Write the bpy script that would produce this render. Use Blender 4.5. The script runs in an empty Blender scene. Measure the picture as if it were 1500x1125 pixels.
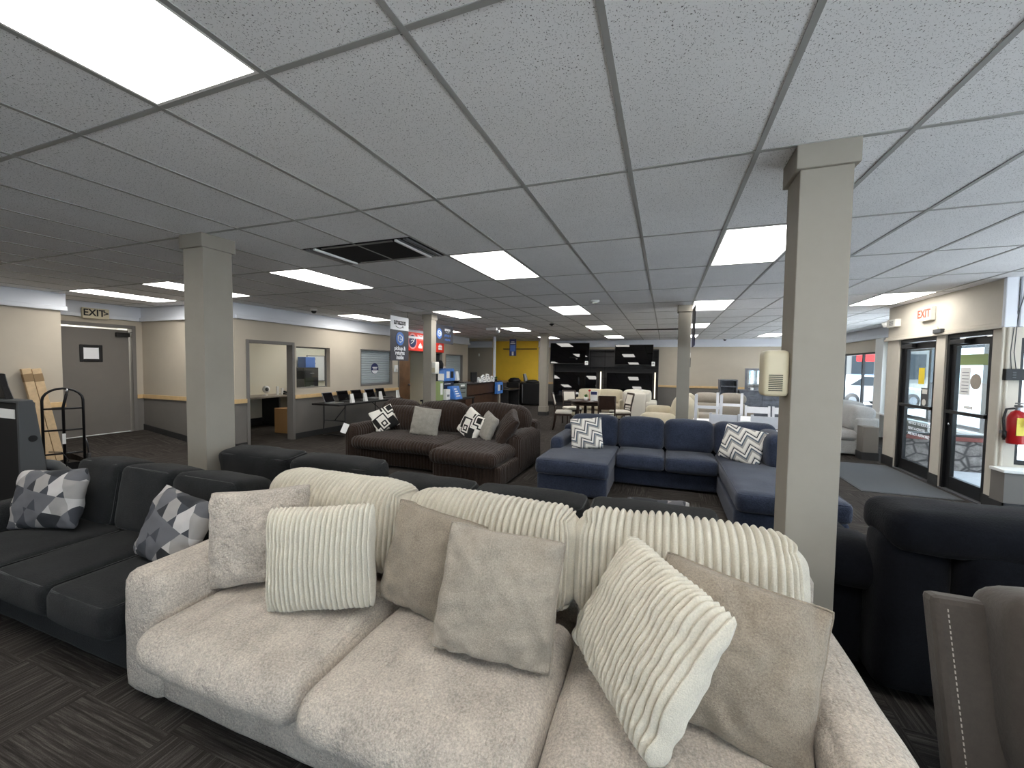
import bpy, bmesh, math, random
from mathutils import Vector, Matrix, noise as mn
random.seed(7)
C = bpy.context.scene.collection
PI = math.pi
HC, CE = 1.63, 2.706            # camera height, ceiling height
U0, V0, TU, TV = -0.2091, 1.1512, 0.6096, 1.2192   # ceiling grid origin and pitch

# ------------------------------------------------------------------ materials
def lin(c):
    return tuple(((v/255)/12.92 if v/255 <= .04045 else ((v/255+.055)/1.055)**2.4) for v in c)
def new_mat(name):
    m = bpy.data.materials.new(name); m.use_nodes = True
    nt = m.node_tree; nt.nodes.clear()
    o = nt.nodes.new('ShaderNodeOutputMaterial'); b = nt.nodes.new('ShaderNodeBsdfPrincipled')
    nt.links.new(b.outputs[0], o.inputs[0])
    return m, nt, b
def coords(nt, scale=(1,1,1), kind='Object', rot=(0,0,0), loc=(0,0,0)):
    t = nt.nodes.new('ShaderNodeTexCoord'); mp = nt.nodes.new('ShaderNodeMapping')
    mp.inputs['Scale'].default_value = scale; mp.inputs['Rotation'].default_value = rot; mp.inputs['Location'].default_value = loc
    nt.links.new(t.outputs[kind], mp.inputs[0]); return mp.outputs[0]
def noise_tex(nt, vec, scale, detail=3, rough=.6):
    n = nt.nodes.new('ShaderNodeTexNoise'); n.inputs['Scale'].default_value = scale
    n.inputs['Detail'].default_value = detail; n.inputs['Roughness'].default_value = rough
    nt.links.new(vec, n.inputs['Vector']); return n.outputs['Fac']
def ramp(nt, fac, stops, const=False):
    r = nt.nodes.new('ShaderNodeValToRGB'); e = r.color_ramp.elements
    if const: r.color_ramp.interpolation = 'CONSTANT'
    while len(e) < len(stops): e.new(.5)
    for el, (p, c) in zip(e, stops):
        el.position = p; el.color = (*c, 1) if len(c) == 3 else c
    nt.links.new(fac, r.inputs[0]); return r.outputs[0]
def mth(nt, op, a, b=None, c=None):
    n = nt.nodes.new('ShaderNodeMath'); n.operation = op
    for i, v in enumerate((a, b, c)):
        if v is None: continue
        if isinstance(v, (int, float)): n.inputs[i].default_value = v
        else: nt.links.new(v, n.inputs[i])
    return n.outputs[0]
def mixc(nt, fac, a, b):
    n = nt.nodes.new('ShaderNodeMix'); n.data_type = 'RGBA'
    for k, v in ((0, fac), (6, a), (7, b)):
        if isinstance(v, tuple): n.inputs[k].default_value = (*v, 1) if len(v) == 3 else v
        elif isinstance(v, (int, float)): n.inputs[k].default_value = v
        else: nt.links.new(v, n.inputs[k])
    return n.outputs[2]
def bump(nt, b, h, strength, dist):
    n = nt.nodes.new('ShaderNodeBump'); n.inputs['Strength'].default_value = strength; n.inputs['Distance'].default_value = dist
    nt.links.new(h, n.inputs['Height']); nt.links.new(n.outputs[0], b.inputs['Normal'])
def mat(name, col, rough=.8, mott=None, bmp=None, sheen=0, metal=0, spec=.5, trans=0, ior=1.45, emit=None, coat=0):
    m, nt, b = new_mat(name); c = lin(col)
    b.inputs['Base Color'].default_value = (*c, 1); b.inputs['Roughness'].default_value = rough
    b.inputs['Metallic'].default_value = metal; b.inputs['Specular IOR Level'].default_value = spec
    b.inputs['Transmission Weight'].default_value = trans; b.inputs['IOR'].default_value = ior
    b.inputs['Coat Weight'].default_value = coat
    if sheen:
        b.inputs['Sheen Weight'].default_value = sheen; b.inputs['Sheen Roughness'].default_value = .5
    if emit:
        b.inputs['Emission Color'].default_value = (*lin(emit[0]), 1); b.inputs['Emission Strength'].default_value = emit[1]
    if mott:
        f = noise_tex(nt, coords(nt), mott[0], 4, .7)
        if len(mott) > 2: f = mth(nt, 'ADD', mth(nt, 'MULTIPLY', f, .72), mth(nt, 'MULTIPLY', noise_tex(nt, coords(nt), mott[2], 2), .28))
        a = mott[1]
        nt.links.new(ramp(nt, f, [(.3, tuple(max(0, x*(1-a)) for x in c)), (.7, tuple(min(1, x*(1+a)) for x in c))]), b.inputs['Base Color'])
    if bmp: bump(nt, b, noise_tex(nt, coords(nt), bmp[0], 3), bmp[1], bmp[2])
    return m
MT = {}
def fabric(name, col, scale=90, amt=.22, big=5, bs=.5, sheen=.25, bd=.004):
    MT[name] = mat(name, col, .95, (scale, amt, big), (scale*1.6, bs, bd), sheen, spec=.15)
fabric('beige_chenille', (187,177,165), 120, .5, 7, 1.0, .2, .006)
def creased(name):
    m = MT[name]; nt = m.node_tree; b = next(n for n in nt.nodes if n.type == 'BSDF_PRINCIPLED'); old = b.inputs['Normal'].links[0].from_socket
    f = noise_tex(nt, coords(nt, (1, .22, 1), rot=(0, 0, .5)), 16, 3, .55)
    h = ramp(nt, f, [(.36, (0,0,0)), (.5, (1,1,1)), (.64, (.75,.75,.75))])
    n = nt.nodes.new('ShaderNodeBump'); n.inputs['Strength'].default_value = .45; n.inputs['Distance'].default_value = .018
    nt.links.new(h, n.inputs['Height']); nt.links.new(old, n.inputs['Normal']); nt.links.new(n.outputs[0], b.inputs['Normal'])
creased('beige_chenille')
fabric('ivory_plush', (208,201,185), 150, .16, 12, .8, .3, .004)
fabric('tan_weave', (148,136,121), 170, .38, 8, .9, .15, .004)
fabric('pale_tan_weave', (162,152,139), 170, .36, 8, .9, .15, .004)
fabric('charcoal_fabric', (33,34,35), 110, .45, 9, .8, .06, .005)
fabric('charcoal_welt', (26,27,29), 80, .1)
fabric('navy_fabric', (46,53,70), 60, .45, 5, .8, .2, .005)
fabric('dark_navy_fabric', (15,17,23), 60, .3, 4, .5, .04)
fabric('brown_plush', (52,41,35), 60, .5, 7, .8, .18, .006)
fabric('taupe_suede', (68,62,57), 50, .12, 4, .3, .2)
fabric('taupe_dark', (50,46,42), 50, .12, 4, .3, .2)
fabric('grey_tweed', (150,146,138), 160, .3, 20, .5, .2)
fabric('greige_fabric', (170,160,147), 40, .12, 6)
fabric('cream_fabric', (205,195,172), 40, .08, 6)
fabric('seat_cream', (222,216,204), 60, .06, 6)
fabric('light_grey_fabric', (158,157,155), 50, .14, 6)
fabric('mat_rubber', (46,50,54), 200, .25, 3)
MT['stitch'] = mat('stitch', (168,160,150), .9)
MT['column_paint'] = mat('column_paint', (148,142,132), .7, (3,.04), (60,.1,.002))
MT['crown_white'] = mat('crown_white', (222,225,232), .6)
MT['rail_wood'] = mat('rail_wood', (214,182,134), .5, (6,.12))
MT['base_vinyl'] = mat('base_vinyl', (52,52,53), .5)
MT['tbar_metal'] = mat('tbar_metal', (158,158,155), .45)
MT['white_paint'] = mat('white_paint', (232,232,228), .6)
MT['office_paint'] = mat('office_paint', (238,232,214), .7)
MT['fascia_paint'] = mat('fascia_paint', (200,193,180), .75, (4,.04), (80,.15,.002))
MT['door_grey'] = mat('door_grey', (118,113,107), .6, (2,.05))
MT['frame_grey'] = mat('frame_grey', (120,116,112), .5)
MT['yellow_paint'] = mat('yellow_paint', (250,206,66), .6, (3,.04))
MT['black_metal'] = mat('black_metal', (22,22,24), .35)
MT['black_plastic'] = mat('black_plastic', (20,20,22), .45)
MT['matte_black'] = mat('matte_black', (26,26,27), .8)
MT['screen_glass'] = mat('screen_glass', (4,4,6), .02, spec=.6)
MT['grey_plastic'] = mat('grey_plastic', (78,80,82), .6)
MT['light_plastic'] = mat('light_plastic', (224,222,214), .5)
MT['ivory_plastic'] = mat('ivory_plastic', (206,196,168), .45)
MT['white_plastic'] = mat('white_plastic', (240,240,238), .4)
MT['chrome'] = mat('chrome', (200,200,205), .25, metal=1)
MT['steel'] = mat('steel', (140,142,146), .4, metal=.8)
MT['dark_wood'] = mat('dark_wood', (50,36,30), .35, (9,.3))
MT['desk_wood'] = mat('desk_wood', (76,55,43), .4, (7,.25))
MT['door_wood'] = mat('door_wood', (104,76,52), .5, (4,.3))
MT['white_wood'] = mat('white_wood', (226,226,230), .5, (8,.04))
MT['grey_wood'] = mat('grey_wood', (118,120,128), .55, (5,.35))
MT['hutch_black'] = mat('hutch_black', (44,43,45), .55, (8,.2))
MT['lumber_wood'] = mat('lumber_wood', (212,184,146), .7, (9,.14))
MT['strap_tan'] = mat('strap_tan', (150,124,92), .8)
MT['cardboard'] = mat('cardboard', (190,146,98), .8)
MT['paper'] = mat('paper', (244,244,242), .7)
MT['yellow_paper'] = mat('yellow_paper', (232,204,60), .7)
MT['ink'] = mat('ink', (30,30,34), .8)
MT['grey_ink'] = mat('grey_ink', (120,122,128), .8)
MT['sign_dark'] = mat('sign_dark', (62,63,72), .5)
MT['sign_white'] = mat('sign_white', (240,242,246), .5)
MT['sign_blue'] = mat('sign_blue', (76,116,190), .5)
MT['sign_navy'] = mat('sign_navy', (36,44,92), .5)
MT['sign_red'] = mat('sign_red', (226,58,42), .5)
MT['soft_red'] = mat('soft_red', (236,150,150), .6)
MT['exit_red'] = mat('exit_red', (214,74,48), .5)
MT['box_blue'] = mat('box_blue', (74,130,212), .45, (6,.2))
MT['box_navy'] = mat('box_navy', (24,34,62), .5)
MT['box_green'] = mat('box_green', (142,160,108), .6)
MT['box_grey'] = mat('box_grey', (120,128,124), .6)
MT['plant_green'] = mat('plant_green', (70,112,52), .7)
MT['extinguisher_red'] = mat('extinguisher_red', (170,26,30), .3)
MT['tag_yellow'] = mat('tag_yellow', (222,206,90), .6)
MT['mirror_glass'] = mat('mirror_glass', (235,238,240), .03, metal=1)
MT['shutter'] = mat('shutter', (176,186,190), .45)
MT['whiteboard'] = mat('whiteboard', (246,247,250), .2)
MT['dark_void'] = mat('dark_void', (18,18,18), .9)
MT['sidewalk'] = mat('sidewalk', (188,190,194), .9, (8,.08))
MT['asphalt'] = mat('asphalt', (112,113,116), .95, (20,.1))
MT['bark'] = mat('bark', (120,98,84), .95, (14,.6), (20,1,.05))
MT['brick_cap'] = mat('brick_cap', (112,62,56), .8)
MT['car_white'] = mat('car_white', (176,178,182), .25, coat=.5)
MT['car_silver'] = mat('car_silver', (100,106,114), .3, metal=.2, coat=.5)
MT['car_dark'] = mat('car_dark', (36,52,72), .25, coat=.5)
MT['car_glass'] = mat('car_glass', (30,42,50), .15)
MT['tyre'] = mat('tyre', (28,28,30), .8)
MT['tail_red'] = mat('tail_red', (200,30,30), .3)
MT['house_white'] = mat('house_white', (136,134,130), .8)
MT['roof_grey'] = mat('roof_grey', (76,78,84), .8)
MT['red_fabric'] = mat('red_fabric', (196,40,48), .7)

def m_glass():
    m = bpy.data.materials.new('clear_glass'); m.use_nodes = True; nt = m.node_tree; nt.nodes.clear()
    o = nt.nodes.new('ShaderNodeOutputMaterial'); mx = nt.nodes.new('ShaderNodeMixShader')
    t = nt.nodes.new('ShaderNodeBsdfTransparent'); g = nt.nodes.new('ShaderNodeBsdfGlossy')
    t.inputs[0].default_value = (.93, .96, .97, 1); g.inputs['Roughness'].default_value = .02
    mx.inputs[0].default_value = .05; nt.links.new(t.outputs[0], mx.inputs[1]); nt.links.new(g.outputs[0], mx.inputs[2])
    nt.links.new(mx.outputs[0], o.inputs[0]); return m
MT['clear_glass'] = m_glass()

def m_emit(name, col, s):
    m = bpy.data.materials.new(name); m.use_nodes = True; nt = m.node_tree; nt.nodes.clear()
    o = nt.nodes.new('ShaderNodeOutputMaterial'); e = nt.nodes.new('ShaderNodeEmission')
    e.inputs[0].default_value = (*lin(col), 1); e.inputs[1].default_value = s
    nt.links.new(e.outputs[0], o.inputs[0]); return m
MT['panel_glow'] = m_emit('panel_glow', (255,252,246), 8)
MT['exit_glow'] = m_emit('exit_glow', (250,246,230), .9)
MT['strip_glow'] = m_emit('strip_glow', (255,244,214), 1.2)

def m_ceiling():
    m, nt, b = new_mat('ceiling_tile'); b.inputs['Roughness'].default_value = .95; b.inputs['Specular IOR Level'].default_value = .1
    v = coords(nt, (1, 1.0, 1))
    n0 = noise_tex(nt, coords(nt, (1, .6, 1)), 190, 2, .5)
    n1 = noise_tex(nt, coords(nt, (.6, 1, 1), loc=(5, 3, 0)), 260, 2, .5)
    p0 = ramp(nt, n0, [(.325, (0,0,0)), (.36, (1,1,1))]); p1 = ramp(nt, n1, [(.3, (0,0,0)), (.335, (1,1,1))])
    pit = mth(nt, 'MULTIPLY', p0, p1)
    big = noise_tex(nt, v, 1.3, 2)
    base = ramp(nt, big, [(.3, lin((236,236,237))), (.7, lin((244,244,245)))])
    nt.links.new(mixc(nt, pit, lin((112,112,113)), base), b.inputs['Base Color'])
    bump(nt, b, pit, .35, .002)
    return m
MT['ceiling_tile'] = m_ceiling()

def m_carpet():
    m, nt, b = new_mat('carpet_tile'); b.inputs['Roughness'].default_value = .97; b.inputs['Specular IOR Level'].default_value = .1
    T = 0.61
    a = noise_tex(nt, coords(nt, (2.2, 75, 1)), 1, 4, .75); c = noise_tex(nt, coords(nt, (75, 2.2, 1)), 1, 4, .75)
    ck = nt.nodes.new('ShaderNodeTexChecker'); ck.inputs['Scale'].default_value = 1/T
    nt.links.new(coords(nt, loc=(2.6, -1.1, .3)), ck.inputs['Vector'])
    ck.inputs[1].default_value = (0,0,0,1); ck.inputs[2].default_value = (1,1,1,1)
    f = mth(nt, 'ADD', mth(nt, 'MULTIPLY', a, ck.outputs['Fac']), mth(nt, 'MULTIPLY', c, mth(nt, 'SUBTRACT', 1, ck.outputs['Fac'])))
    fine = noise_tex(nt, coords(nt), 260, 2)
    f2 = mth(nt, 'ADD', mth(nt, 'MULTIPLY', f, .8), mth(nt, 'MULTIPLY', fine, .2))
    nt.links.new(ramp(nt, f2, [(.3, lin((30,28,26))), (.5, lin((58,54,51))), (.68, lin((98,93,89)))]), b.inputs['Base Color'])
    bump(nt, b, f2, .5, .006)
    return m
MT['carpet_tile'] = m_carpet()

def m_wall(name, up, low, zr):
    m, nt, b = new_mat(name); b.inputs['Roughness'].default_value = .75
    g = nt.nodes.new('ShaderNodeNewGeometry'); s = nt.nodes.new('ShaderNodeSeparateXYZ'); nt.links.new(g.outputs['Position'], s.inputs[0])
    f = mth(nt, 'GREATER_THAN', s.outputs['Z'], zr)
    n = noise_tex(nt, coords(nt), 2.2, 3)
    U = ramp(nt, n, [(.3, tuple(x*.96 for x in lin(up))), (.7, tuple(x*1.03 for x in lin(up)))])
    L = ramp(nt, n, [(.3, tuple(x*.94 for x in lin(low))), (.7, tuple(x*1.05 for x in lin(low)))])
    nt.links.new(mixc(nt, f, L, U), b.inputs['Base Color'])
    bump(nt, b, noise_tex(nt, coords(nt), 130, 2), .12, .002)
    return m
MT['wall_paint'] = m_wall('wall_paint', (188,178,162), (116,112,107), .9)

def m_zigzag(name, cols, sx=5.5, sz=6., rot=.55):
    m, nt, b = new_mat(name); b.inputs['Roughness'].default_value = .9
    v = coords(nt, (1,1,1), rot=(0, rot, 0)); s = nt.nodes.new('ShaderNodeSeparateXYZ'); nt.links.new(v, s.inputs[0])
    tri = mth(nt, 'ABSOLUTE', mth(nt, 'SUBTRACT', mth(nt, 'FRACT', mth(nt, 'MULTIPLY', s.outputs['X'], sx)), .5))
    t = mth(nt, 'FRACT', mth(nt, 'ADD', mth(nt, 'MULTIPLY', s.outputs['Z'], sz), mth(nt, 'MULTIPLY', tri, 1.3)))
    col = ramp(nt, t, cols, True)
    nt.links.new(col, b.inputs['Base Color']); bump(nt, b, noise_tex(nt, coords(nt), 250, 2), .4, .003)
    return m
MT['zigzag_print'] = m_zigzag('zigzag_print', [(0, lin((226,222,214))), (.28, lin((158,154,150))), (.46, lin((84,96,108))), (.6, lin((230,227,220))), (.8, lin((36,40,46))), (.9, lin((196,192,186)))])
def m_maze():
    m, nt, b = new_mat('maze_print'); b.inputs['Roughness'].default_value = .9
    v = coords(nt, (1,.0,1), rot=(0, .25, 0), loc=(.13, 0, .21)); vo = nt.nodes.new('ShaderNodeTexVoronoi'); vo.distance = 'CHEBYCHEV'
    vo.inputs['Scale'].default_value = 5.2; vo.inputs['Randomness'].default_value = .8; nt.links.new(v, vo.inputs['Vector'])
    t = mth(nt, 'FRACT', mth(nt, 'MULTIPLY', vo.outputs['Distance'], 4.2))
    nt.links.new(ramp(nt, t, [(0, lin((238,234,226))), (.52, lin((24,22,22)))], True), b.inputs['Base Color'])
    return m
MT['maze_print'] = m_maze()
def m_shard():
    m, nt, b = new_mat('shard_print'); b.inputs['Roughness'].default_value = .9
    v = coords(nt, (1,1,1), rot=(0, .3, 0), loc=(.31, 0, .17)); s = nt.nodes.new('ShaderNodeSeparateXYZ'); nt.links.new(v, s.inputs[0])
    k = 8.5; acc = None
    for i, (a, c, w) in enumerate(((1, 0, 1.7), (.5, .87, 5.3), (-.5, .87, 11.1))):
        d = mth(nt, 'FLOOR', mth(nt, 'MULTIPLY', mth(nt, 'ADD', mth(nt, 'MULTIPLY', s.outputs['X'], a), mth(nt, 'MULTIPLY', s.outputs['Z'], c)), k if i else k*1.15))
        d = mth(nt, 'MULTIPLY', d, w); acc = d if acc is None else mth(nt, 'ADD', acc, d)
    wn = nt.nodes.new('ShaderNodeTexWhiteNoise'); wn.noise_dimensions = '1D'; nt.links.new(acc, wn.inputs['W'])
    nt.links.new(ramp(nt, wn.outputs['Value'], [(0, lin((42,44,48))), (.25, lin((150,146,143))), (.45, lin((96,96,100))), (.66, lin((184,180,178))), (.84, lin((60,62,68)))], True), b.inputs['Base Color'])
    bump(nt, b, noise_tex(nt, coords(nt), 250, 2), .4, .003)
    return m
MT['shard_print'] = m_shard()
def m_stone():
    m, nt, b = new_mat('rubble_stone'); b.inputs['Roughness'].default_value = .95
    vo = nt.nodes.new('ShaderNodeTexVoronoi'); vo.feature = 'DISTANCE_TO_EDGE'; vo.inputs['Scale'].default_value = 5; nt.links.new(coords(nt, (1,1,1.4)), vo.inputs['Vector'])
    n = noise_tex(nt, coords(nt), 9, 4)
    c = mixc(nt, ramp(nt, vo.outputs['Distance'], [(.03, (0,0,0)), (.12, (1,1,1))]), lin((70,66,64)), ramp(nt, n, [(.3, lin((84,78,74))), (.7, lin((150,143,138)))]))
    nt.links.new(c, b.inputs['Base Color']); return m
MT['rubble_stone'] = m_stone()

# ------------------------------------------------------------------ mesh helpers
class MB:
    def __init__(s): s.v = []; s.f = []
    def add(s, v, f):
        o = len(s.v); s.v += [tuple(p) for p in v]; s.f += [tuple(i+o for i in q) for q in f]; return s
    def box(s, x0, x1, y0, y1, z0, z1):
        v = [(x,y,z) for x in (x0,x1) for y in (y0,y1) for z in (z0,z1)]
        return s.add(v, [(0,1,3,2),(4,6,7,5),(0,4,5,1),(2,3,7,6),(0,2,6,4),(1,5,7,3)])
    def cyl(s, a, b, r, seg=14, r2=None, caps=True):
        a, b = Vector(a), Vector(b); d = (b-a).normalized(); r2 = r if r2 is None else r2
        u = d.orthogonal().normalized(); w = d.cross(u); v = []
        for p, rr in ((a, r), (b, r2)):
            for i in range(seg):
                t = 2*PI*i/seg; v.append(p+rr*(u*math.cos(t)+w*math.sin(t)))
        f = [(i, (i+1)%seg, seg+(i+1)%seg, seg+i) for i in range(seg)]
        if caps: f += [tuple(range(seg))[::-1], tuple(range(seg, 2*seg))]
        return s.add(v, f)
    def tube(s, pts, r, seg=8, closed=False):
        pts = [Vector(p) for p in pts]; n = len(pts); v = []; up = None
        for i, p in enumerate(pts):
            a = pts[(i-1) % n] if (closed or i) else p; b = pts[(i+1) % n] if (closed or i < n-1) else p
            d = (b-a).normalized()
            u = d.orthogonal().normalized() if up is None else (up-d*up.dot(d)).normalized()
            up = u; w = d.cross(u)
            for k in range(seg):
                t = 2*PI*k/seg; v.append(p+r*(u*math.cos(t)+w*math.sin(t)))
        f = []
        for i in range(n if closed else n-1):
            j = (i+1) % n
            for k in range(seg): f.append((i*seg+k, i*seg+(k+1)%seg, j*seg+(k+1)%seg, j*seg+k))
        if not closed: f += [tuple(range(seg))[::-1], tuple(range((n-1)*seg, n*seg))]
        return s.add(v, f)
    def prism(s, poly, axis, a, b):
        # poly: list of 2D points in the two other axes (cyclic order), extruded along axis from a to b
        def P(p, t):
            return {'x': (t, p[0], p[1]), 'y': (p[0], t, p[1]), 'z': (p[0], p[1], t)}[axis]
        n = len(poly); v = [P(p, a) for p in poly]+[P(p, b) for p in poly]
        return s.add(v, [tuple(range(n))[::-1], tuple(range(n, 2*n))]+[(i, (i+1)%n, n+(i+1)%n, n+i) for i in range(n)])
    def lathe(s, prof, c=(0,0,0), seg=20):
        v = []; n = len(prof)
        for r, z in prof:
            for k in range(seg): v.append((c[0]+r*math.cos(2*PI*k/seg), c[1]+r*math.sin(2*PI*k/seg), c[2]+z))
        f = [(i*seg+k, i*seg+(k+1)%seg, (i+1)*seg+(k+1)%seg, (i+1)*seg+k) for i in range(n-1) for k in range(seg)]
        f += [tuple(range(seg))[::-1], tuple(range((n-1)*seg, n*seg))]
        return s.add(v, f)
def link(name, verts, faces, m, parent=None, smooth=False, bev=0, loc=None):
    me = bpy.data.meshes.new(name); me.from_pydata([tuple(v) for v in verts], [], faces)
    bm = bmesh.new(); bm.from_mesh(me); bmesh.ops.recalc_face_normals(bm, faces=bm.faces); bm.to_mesh(me); bm.free()
    if isinstance(m, str): m = MT[m]
    me.materials.append(m)
    if smooth:
        for p in me.polygons: p.use_smooth = True
    o = bpy.data.objects.new(name, me); C.objects.link(o)
    if parent is not None: o.parent = parent
    if loc is not None: o.location = loc
    if bev:
        b = o.modifiers.new('edge', 'BEVEL'); b.width = bev; b.segments = 2; b.limit_method = 'ANGLE'; b.angle_limit = .6
    return o
def put(mb, name, m, parent=None, smooth=False, bev=0, loc=None): return link(name, mb.v, mb.f, m, parent, smooth, bev, loc)
def box(name, m, parent, x0, x1, y0, y1, z0, z1, bev=0): return put(MB().box(x0,x1,y0,y1,z0,z1), name, m, parent, bev=bev)
def tag(o, label=None, cat=None, group=None, kind=None):
    for k, v in (('label', label), ('category', cat), ('group', group), ('kind', kind)):
        if v: o[k] = v
    return o
def thing(name, label, cat, loc=(0,0,0), rz=0, group=None):
    o = bpy.data.objects.new(name, None); C.objects.link(o); o.location = loc; o.rotation_euler = (0,0,rz)
    o.empty_display_size = .1
    return tag(o, label, cat, group)
def struct(o): o['kind'] = 'structure'; return o
def dup(root, loc, rz=None, label=None, group=None):
    r = root.copy(); C.objects.link(r); r.location = loc
    if rz is not None: r.rotation_euler = (0,0,rz)
    if label: r['label'] = label
    if group: r['group'] = group
    for ch in list(root.children):
        c = ch.copy(); C.objects.link(c); c.parent = r
        for g in list(ch.children):
            d = g.copy(); C.objects.link(d); d.parent = c
    return r
def text(body, size, m, parent, loc, face, name='lettering', align='CENTER', sx=1.0):
    cu = bpy.data.curves.new(name, 'FONT'); cu.body = body; cu.size = size; cu.align_x = align; cu.align_y = 'CENTER'; cu.extrude = .0012; cu.offset = size*.022; cu.resolution_u = 3
    tmp = bpy.data.objects.new('tmp', cu); C.objects.link(tmp)
    dg = bpy.context.evaluated_depsgraph_get(); dg.update(); me = bpy.data.meshes.new_from_object(tmp.evaluated_get(dg)); bpy.data.objects.remove(tmp); bpy.data.curves.remove(cu)
    me.materials.clear(); me.materials.append(MT[m])
    o = bpy.data.objects.new(name, me); C.objects.link(o); o.parent = parent; o.location = loc
    o.rotation_euler = {'+x': (PI/2,0,PI/2), '-x': (PI/2,0,-PI/2), '-y': (PI/2,0,0)}[face]; o.scale = (sx,1,1); return o

# ---- soft upholstery
def rib_prof(t, lam):
    return abs(math.cos(PI*t/lam))**.75
def softmesh(sx, sy, sz, r, puff=(0,0,0), n=None, rib=None, nz=None, seed=0, flare=0):
    h = (sx/2, sy/2, sz/2); r = min(r, min(h)*.98)
    if n is None: n = [max(8, min(36, int(s/.045))) for s in (sx, sy, sz)]
    n = list(n)
    if rib:
        kx = max(1, round(sx/rib[0])); n[0] = kx*8; lx = sx/kx
        ky = max(1, round(sy/rib[0])); ly = sy/ky
        if rib[2]: n[1] = ky*8
    idx = {}; V = []; F = []
    so = Vector((seed*3.17, seed*1.31, seed*.73))
    def vert(i, j, k):
        key = (i, j, k)
        if key in idx: return idx[key]
        P = [h[a]*(-1+2*q/n[a]) for a, q in enumerate((i,j,k))]
        Q = [max(-(h[a]-r), min(h[a]-r, P[a])) for a in range(3)]
        d = Vector([P[a]-Q[a] for a in range(3)]); nn = d.normalized(); p = Vector(Q)+nn*r
        u = [max(-1, min(1, p[a]/h[a])) for a in range(3)]; s = [1-x*x for x in u]
        p.x += puff[0]*u[0]*s[1]*s[2]; p.y += puff[1]*u[1]*s[0]*s[2]; p.z += puff[2]*u[2]*s[0]*s[1]
        if flare: p.y += flare*u[2]*(1 if u[1] < 0 else -1)
        if rib:
            w = min(1, abs(nn.x)*1.2) if rib[2] else 0
            t = rib_prof(P[0]+h[0]+lx/2, lx)*(1-w) + (rib_prof(P[1]+h[1]+ly/2, ly)*w if w else 0)
            if not rib[2]: t = 1-(1-t)*(1-.8*abs(nn.x)**3)
            p -= nn*rib[1]*(1-t)
        if nz:
            q = Vector((p.x*nz[1], p.y*nz[2], p.z*nz[3]))+so
            p += nn*nz[0]*(mn.noise(q)+.5*mn.noise(q*2.1))
        idx[key] = len(V); V.append(p); return idx[key]
    a, b, c = n
    for k in (0, c):
        for i in range(a):
            for j in range(b): F.append((vert(i,j,k), vert(i+1,j,k), vert(i+1,j+1,k), vert(i,j+1,k)))
    for j in (0, b):
        for i in range(a):
            for k in range(c): F.append((vert(i,j,k), vert(i+1,j,k), vert(i+1,j,k+1), vert(i,j,k+1)))
    for i in (0, a):
        for j in range(b):
            for k in range(c): F.append((vert(i,j,k), vert(i,j+1,k), vert(i,j+1,k+1), vert(i,j,k+1)))
    return V, F
def S(root, name, x0, x1, y0, y1, z0, z1, m, r=.05, puff=(0,0,0), n=None, rib=None, nz=(.004,4,4,4), seed=1, tilt=0, yaw=0, roll=0, flare=0, welt=None):
    """one upholstered piece, in world coordinates, as a part of root"""
    V, F = softmesh(x1-x0, y1-y0, z1-z0, r, puff, n, rib, nz, seed, flare)
    ctr = Vector(((x0+x1)/2, (y0+y1)/2, (z0+z1)/2))
    piv = Vector((0, 0, -(z1-z0)/2))
    R = Matrix.Rotation(yaw, 3, 'Z') @ Matrix.Rotation(tilt, 3, 'X') @ Matrix.Rotation(roll, 3, 'Y')
    inv = root.matrix_basis.inverted()
    W = [inv @ (R @ (v-piv)+piv+ctr) for v in V]
    o = link(name, W, F, m, root, True)
    if welt:
        hx, hy, hz = (x1-x0)/2, (y1-y0)/2, (z1-z0)/2; rr = r; k = r*(1-.7071)
        mb = MB()
        for zz in ((hz-k),) if welt == 'top' else (hz-k, -hz+k):
            if welt in ('top', 'both'):
                A, B = hx-k, hy-k; rc = min(rr, .05); loop = []
                for cx, cy, t0 in ((A-rc, B-rc, 0), (-A+rc, B-rc, PI/2), (-A+rc, -B+rc, PI), (A-rc, -B+rc, 1.5*PI)):
                    for q in range(5):
                        t = t0+q*PI/8; loop.append(Vector((cx+rc*math.cos(t), cy+rc*math.sin(t), zz)))
                mb.tube([inv @ (R @ (v-piv)+piv+ctr) for v in loop], .0055, 6, True)
        if welt == 'face':      # around the front face
            A, B = hx-k, hz-k; rc = min(rr, .05); loop = []
            for cx, cz, t0 in ((A-rc, B-rc, 0), (-A+rc, B-rc, PI/2), (-A+rc, -B+rc, PI), (A-rc, -B+rc, 1.5*PI)):
                for q in range(5):
                    t = t0+q*PI/8; loop.append(Vector((cx+rc*math.cos(t), -hy+k, cz+rc*math.sin(t))))
            mb.tube([inv @ (R @ (v-piv)+piv+ctr) for v in loop], .0055, 6, True)
        put(mb, 'welt', 'charcoal_welt' if m == 'charcoal_fabric' else m, o, True)
    return o
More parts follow.
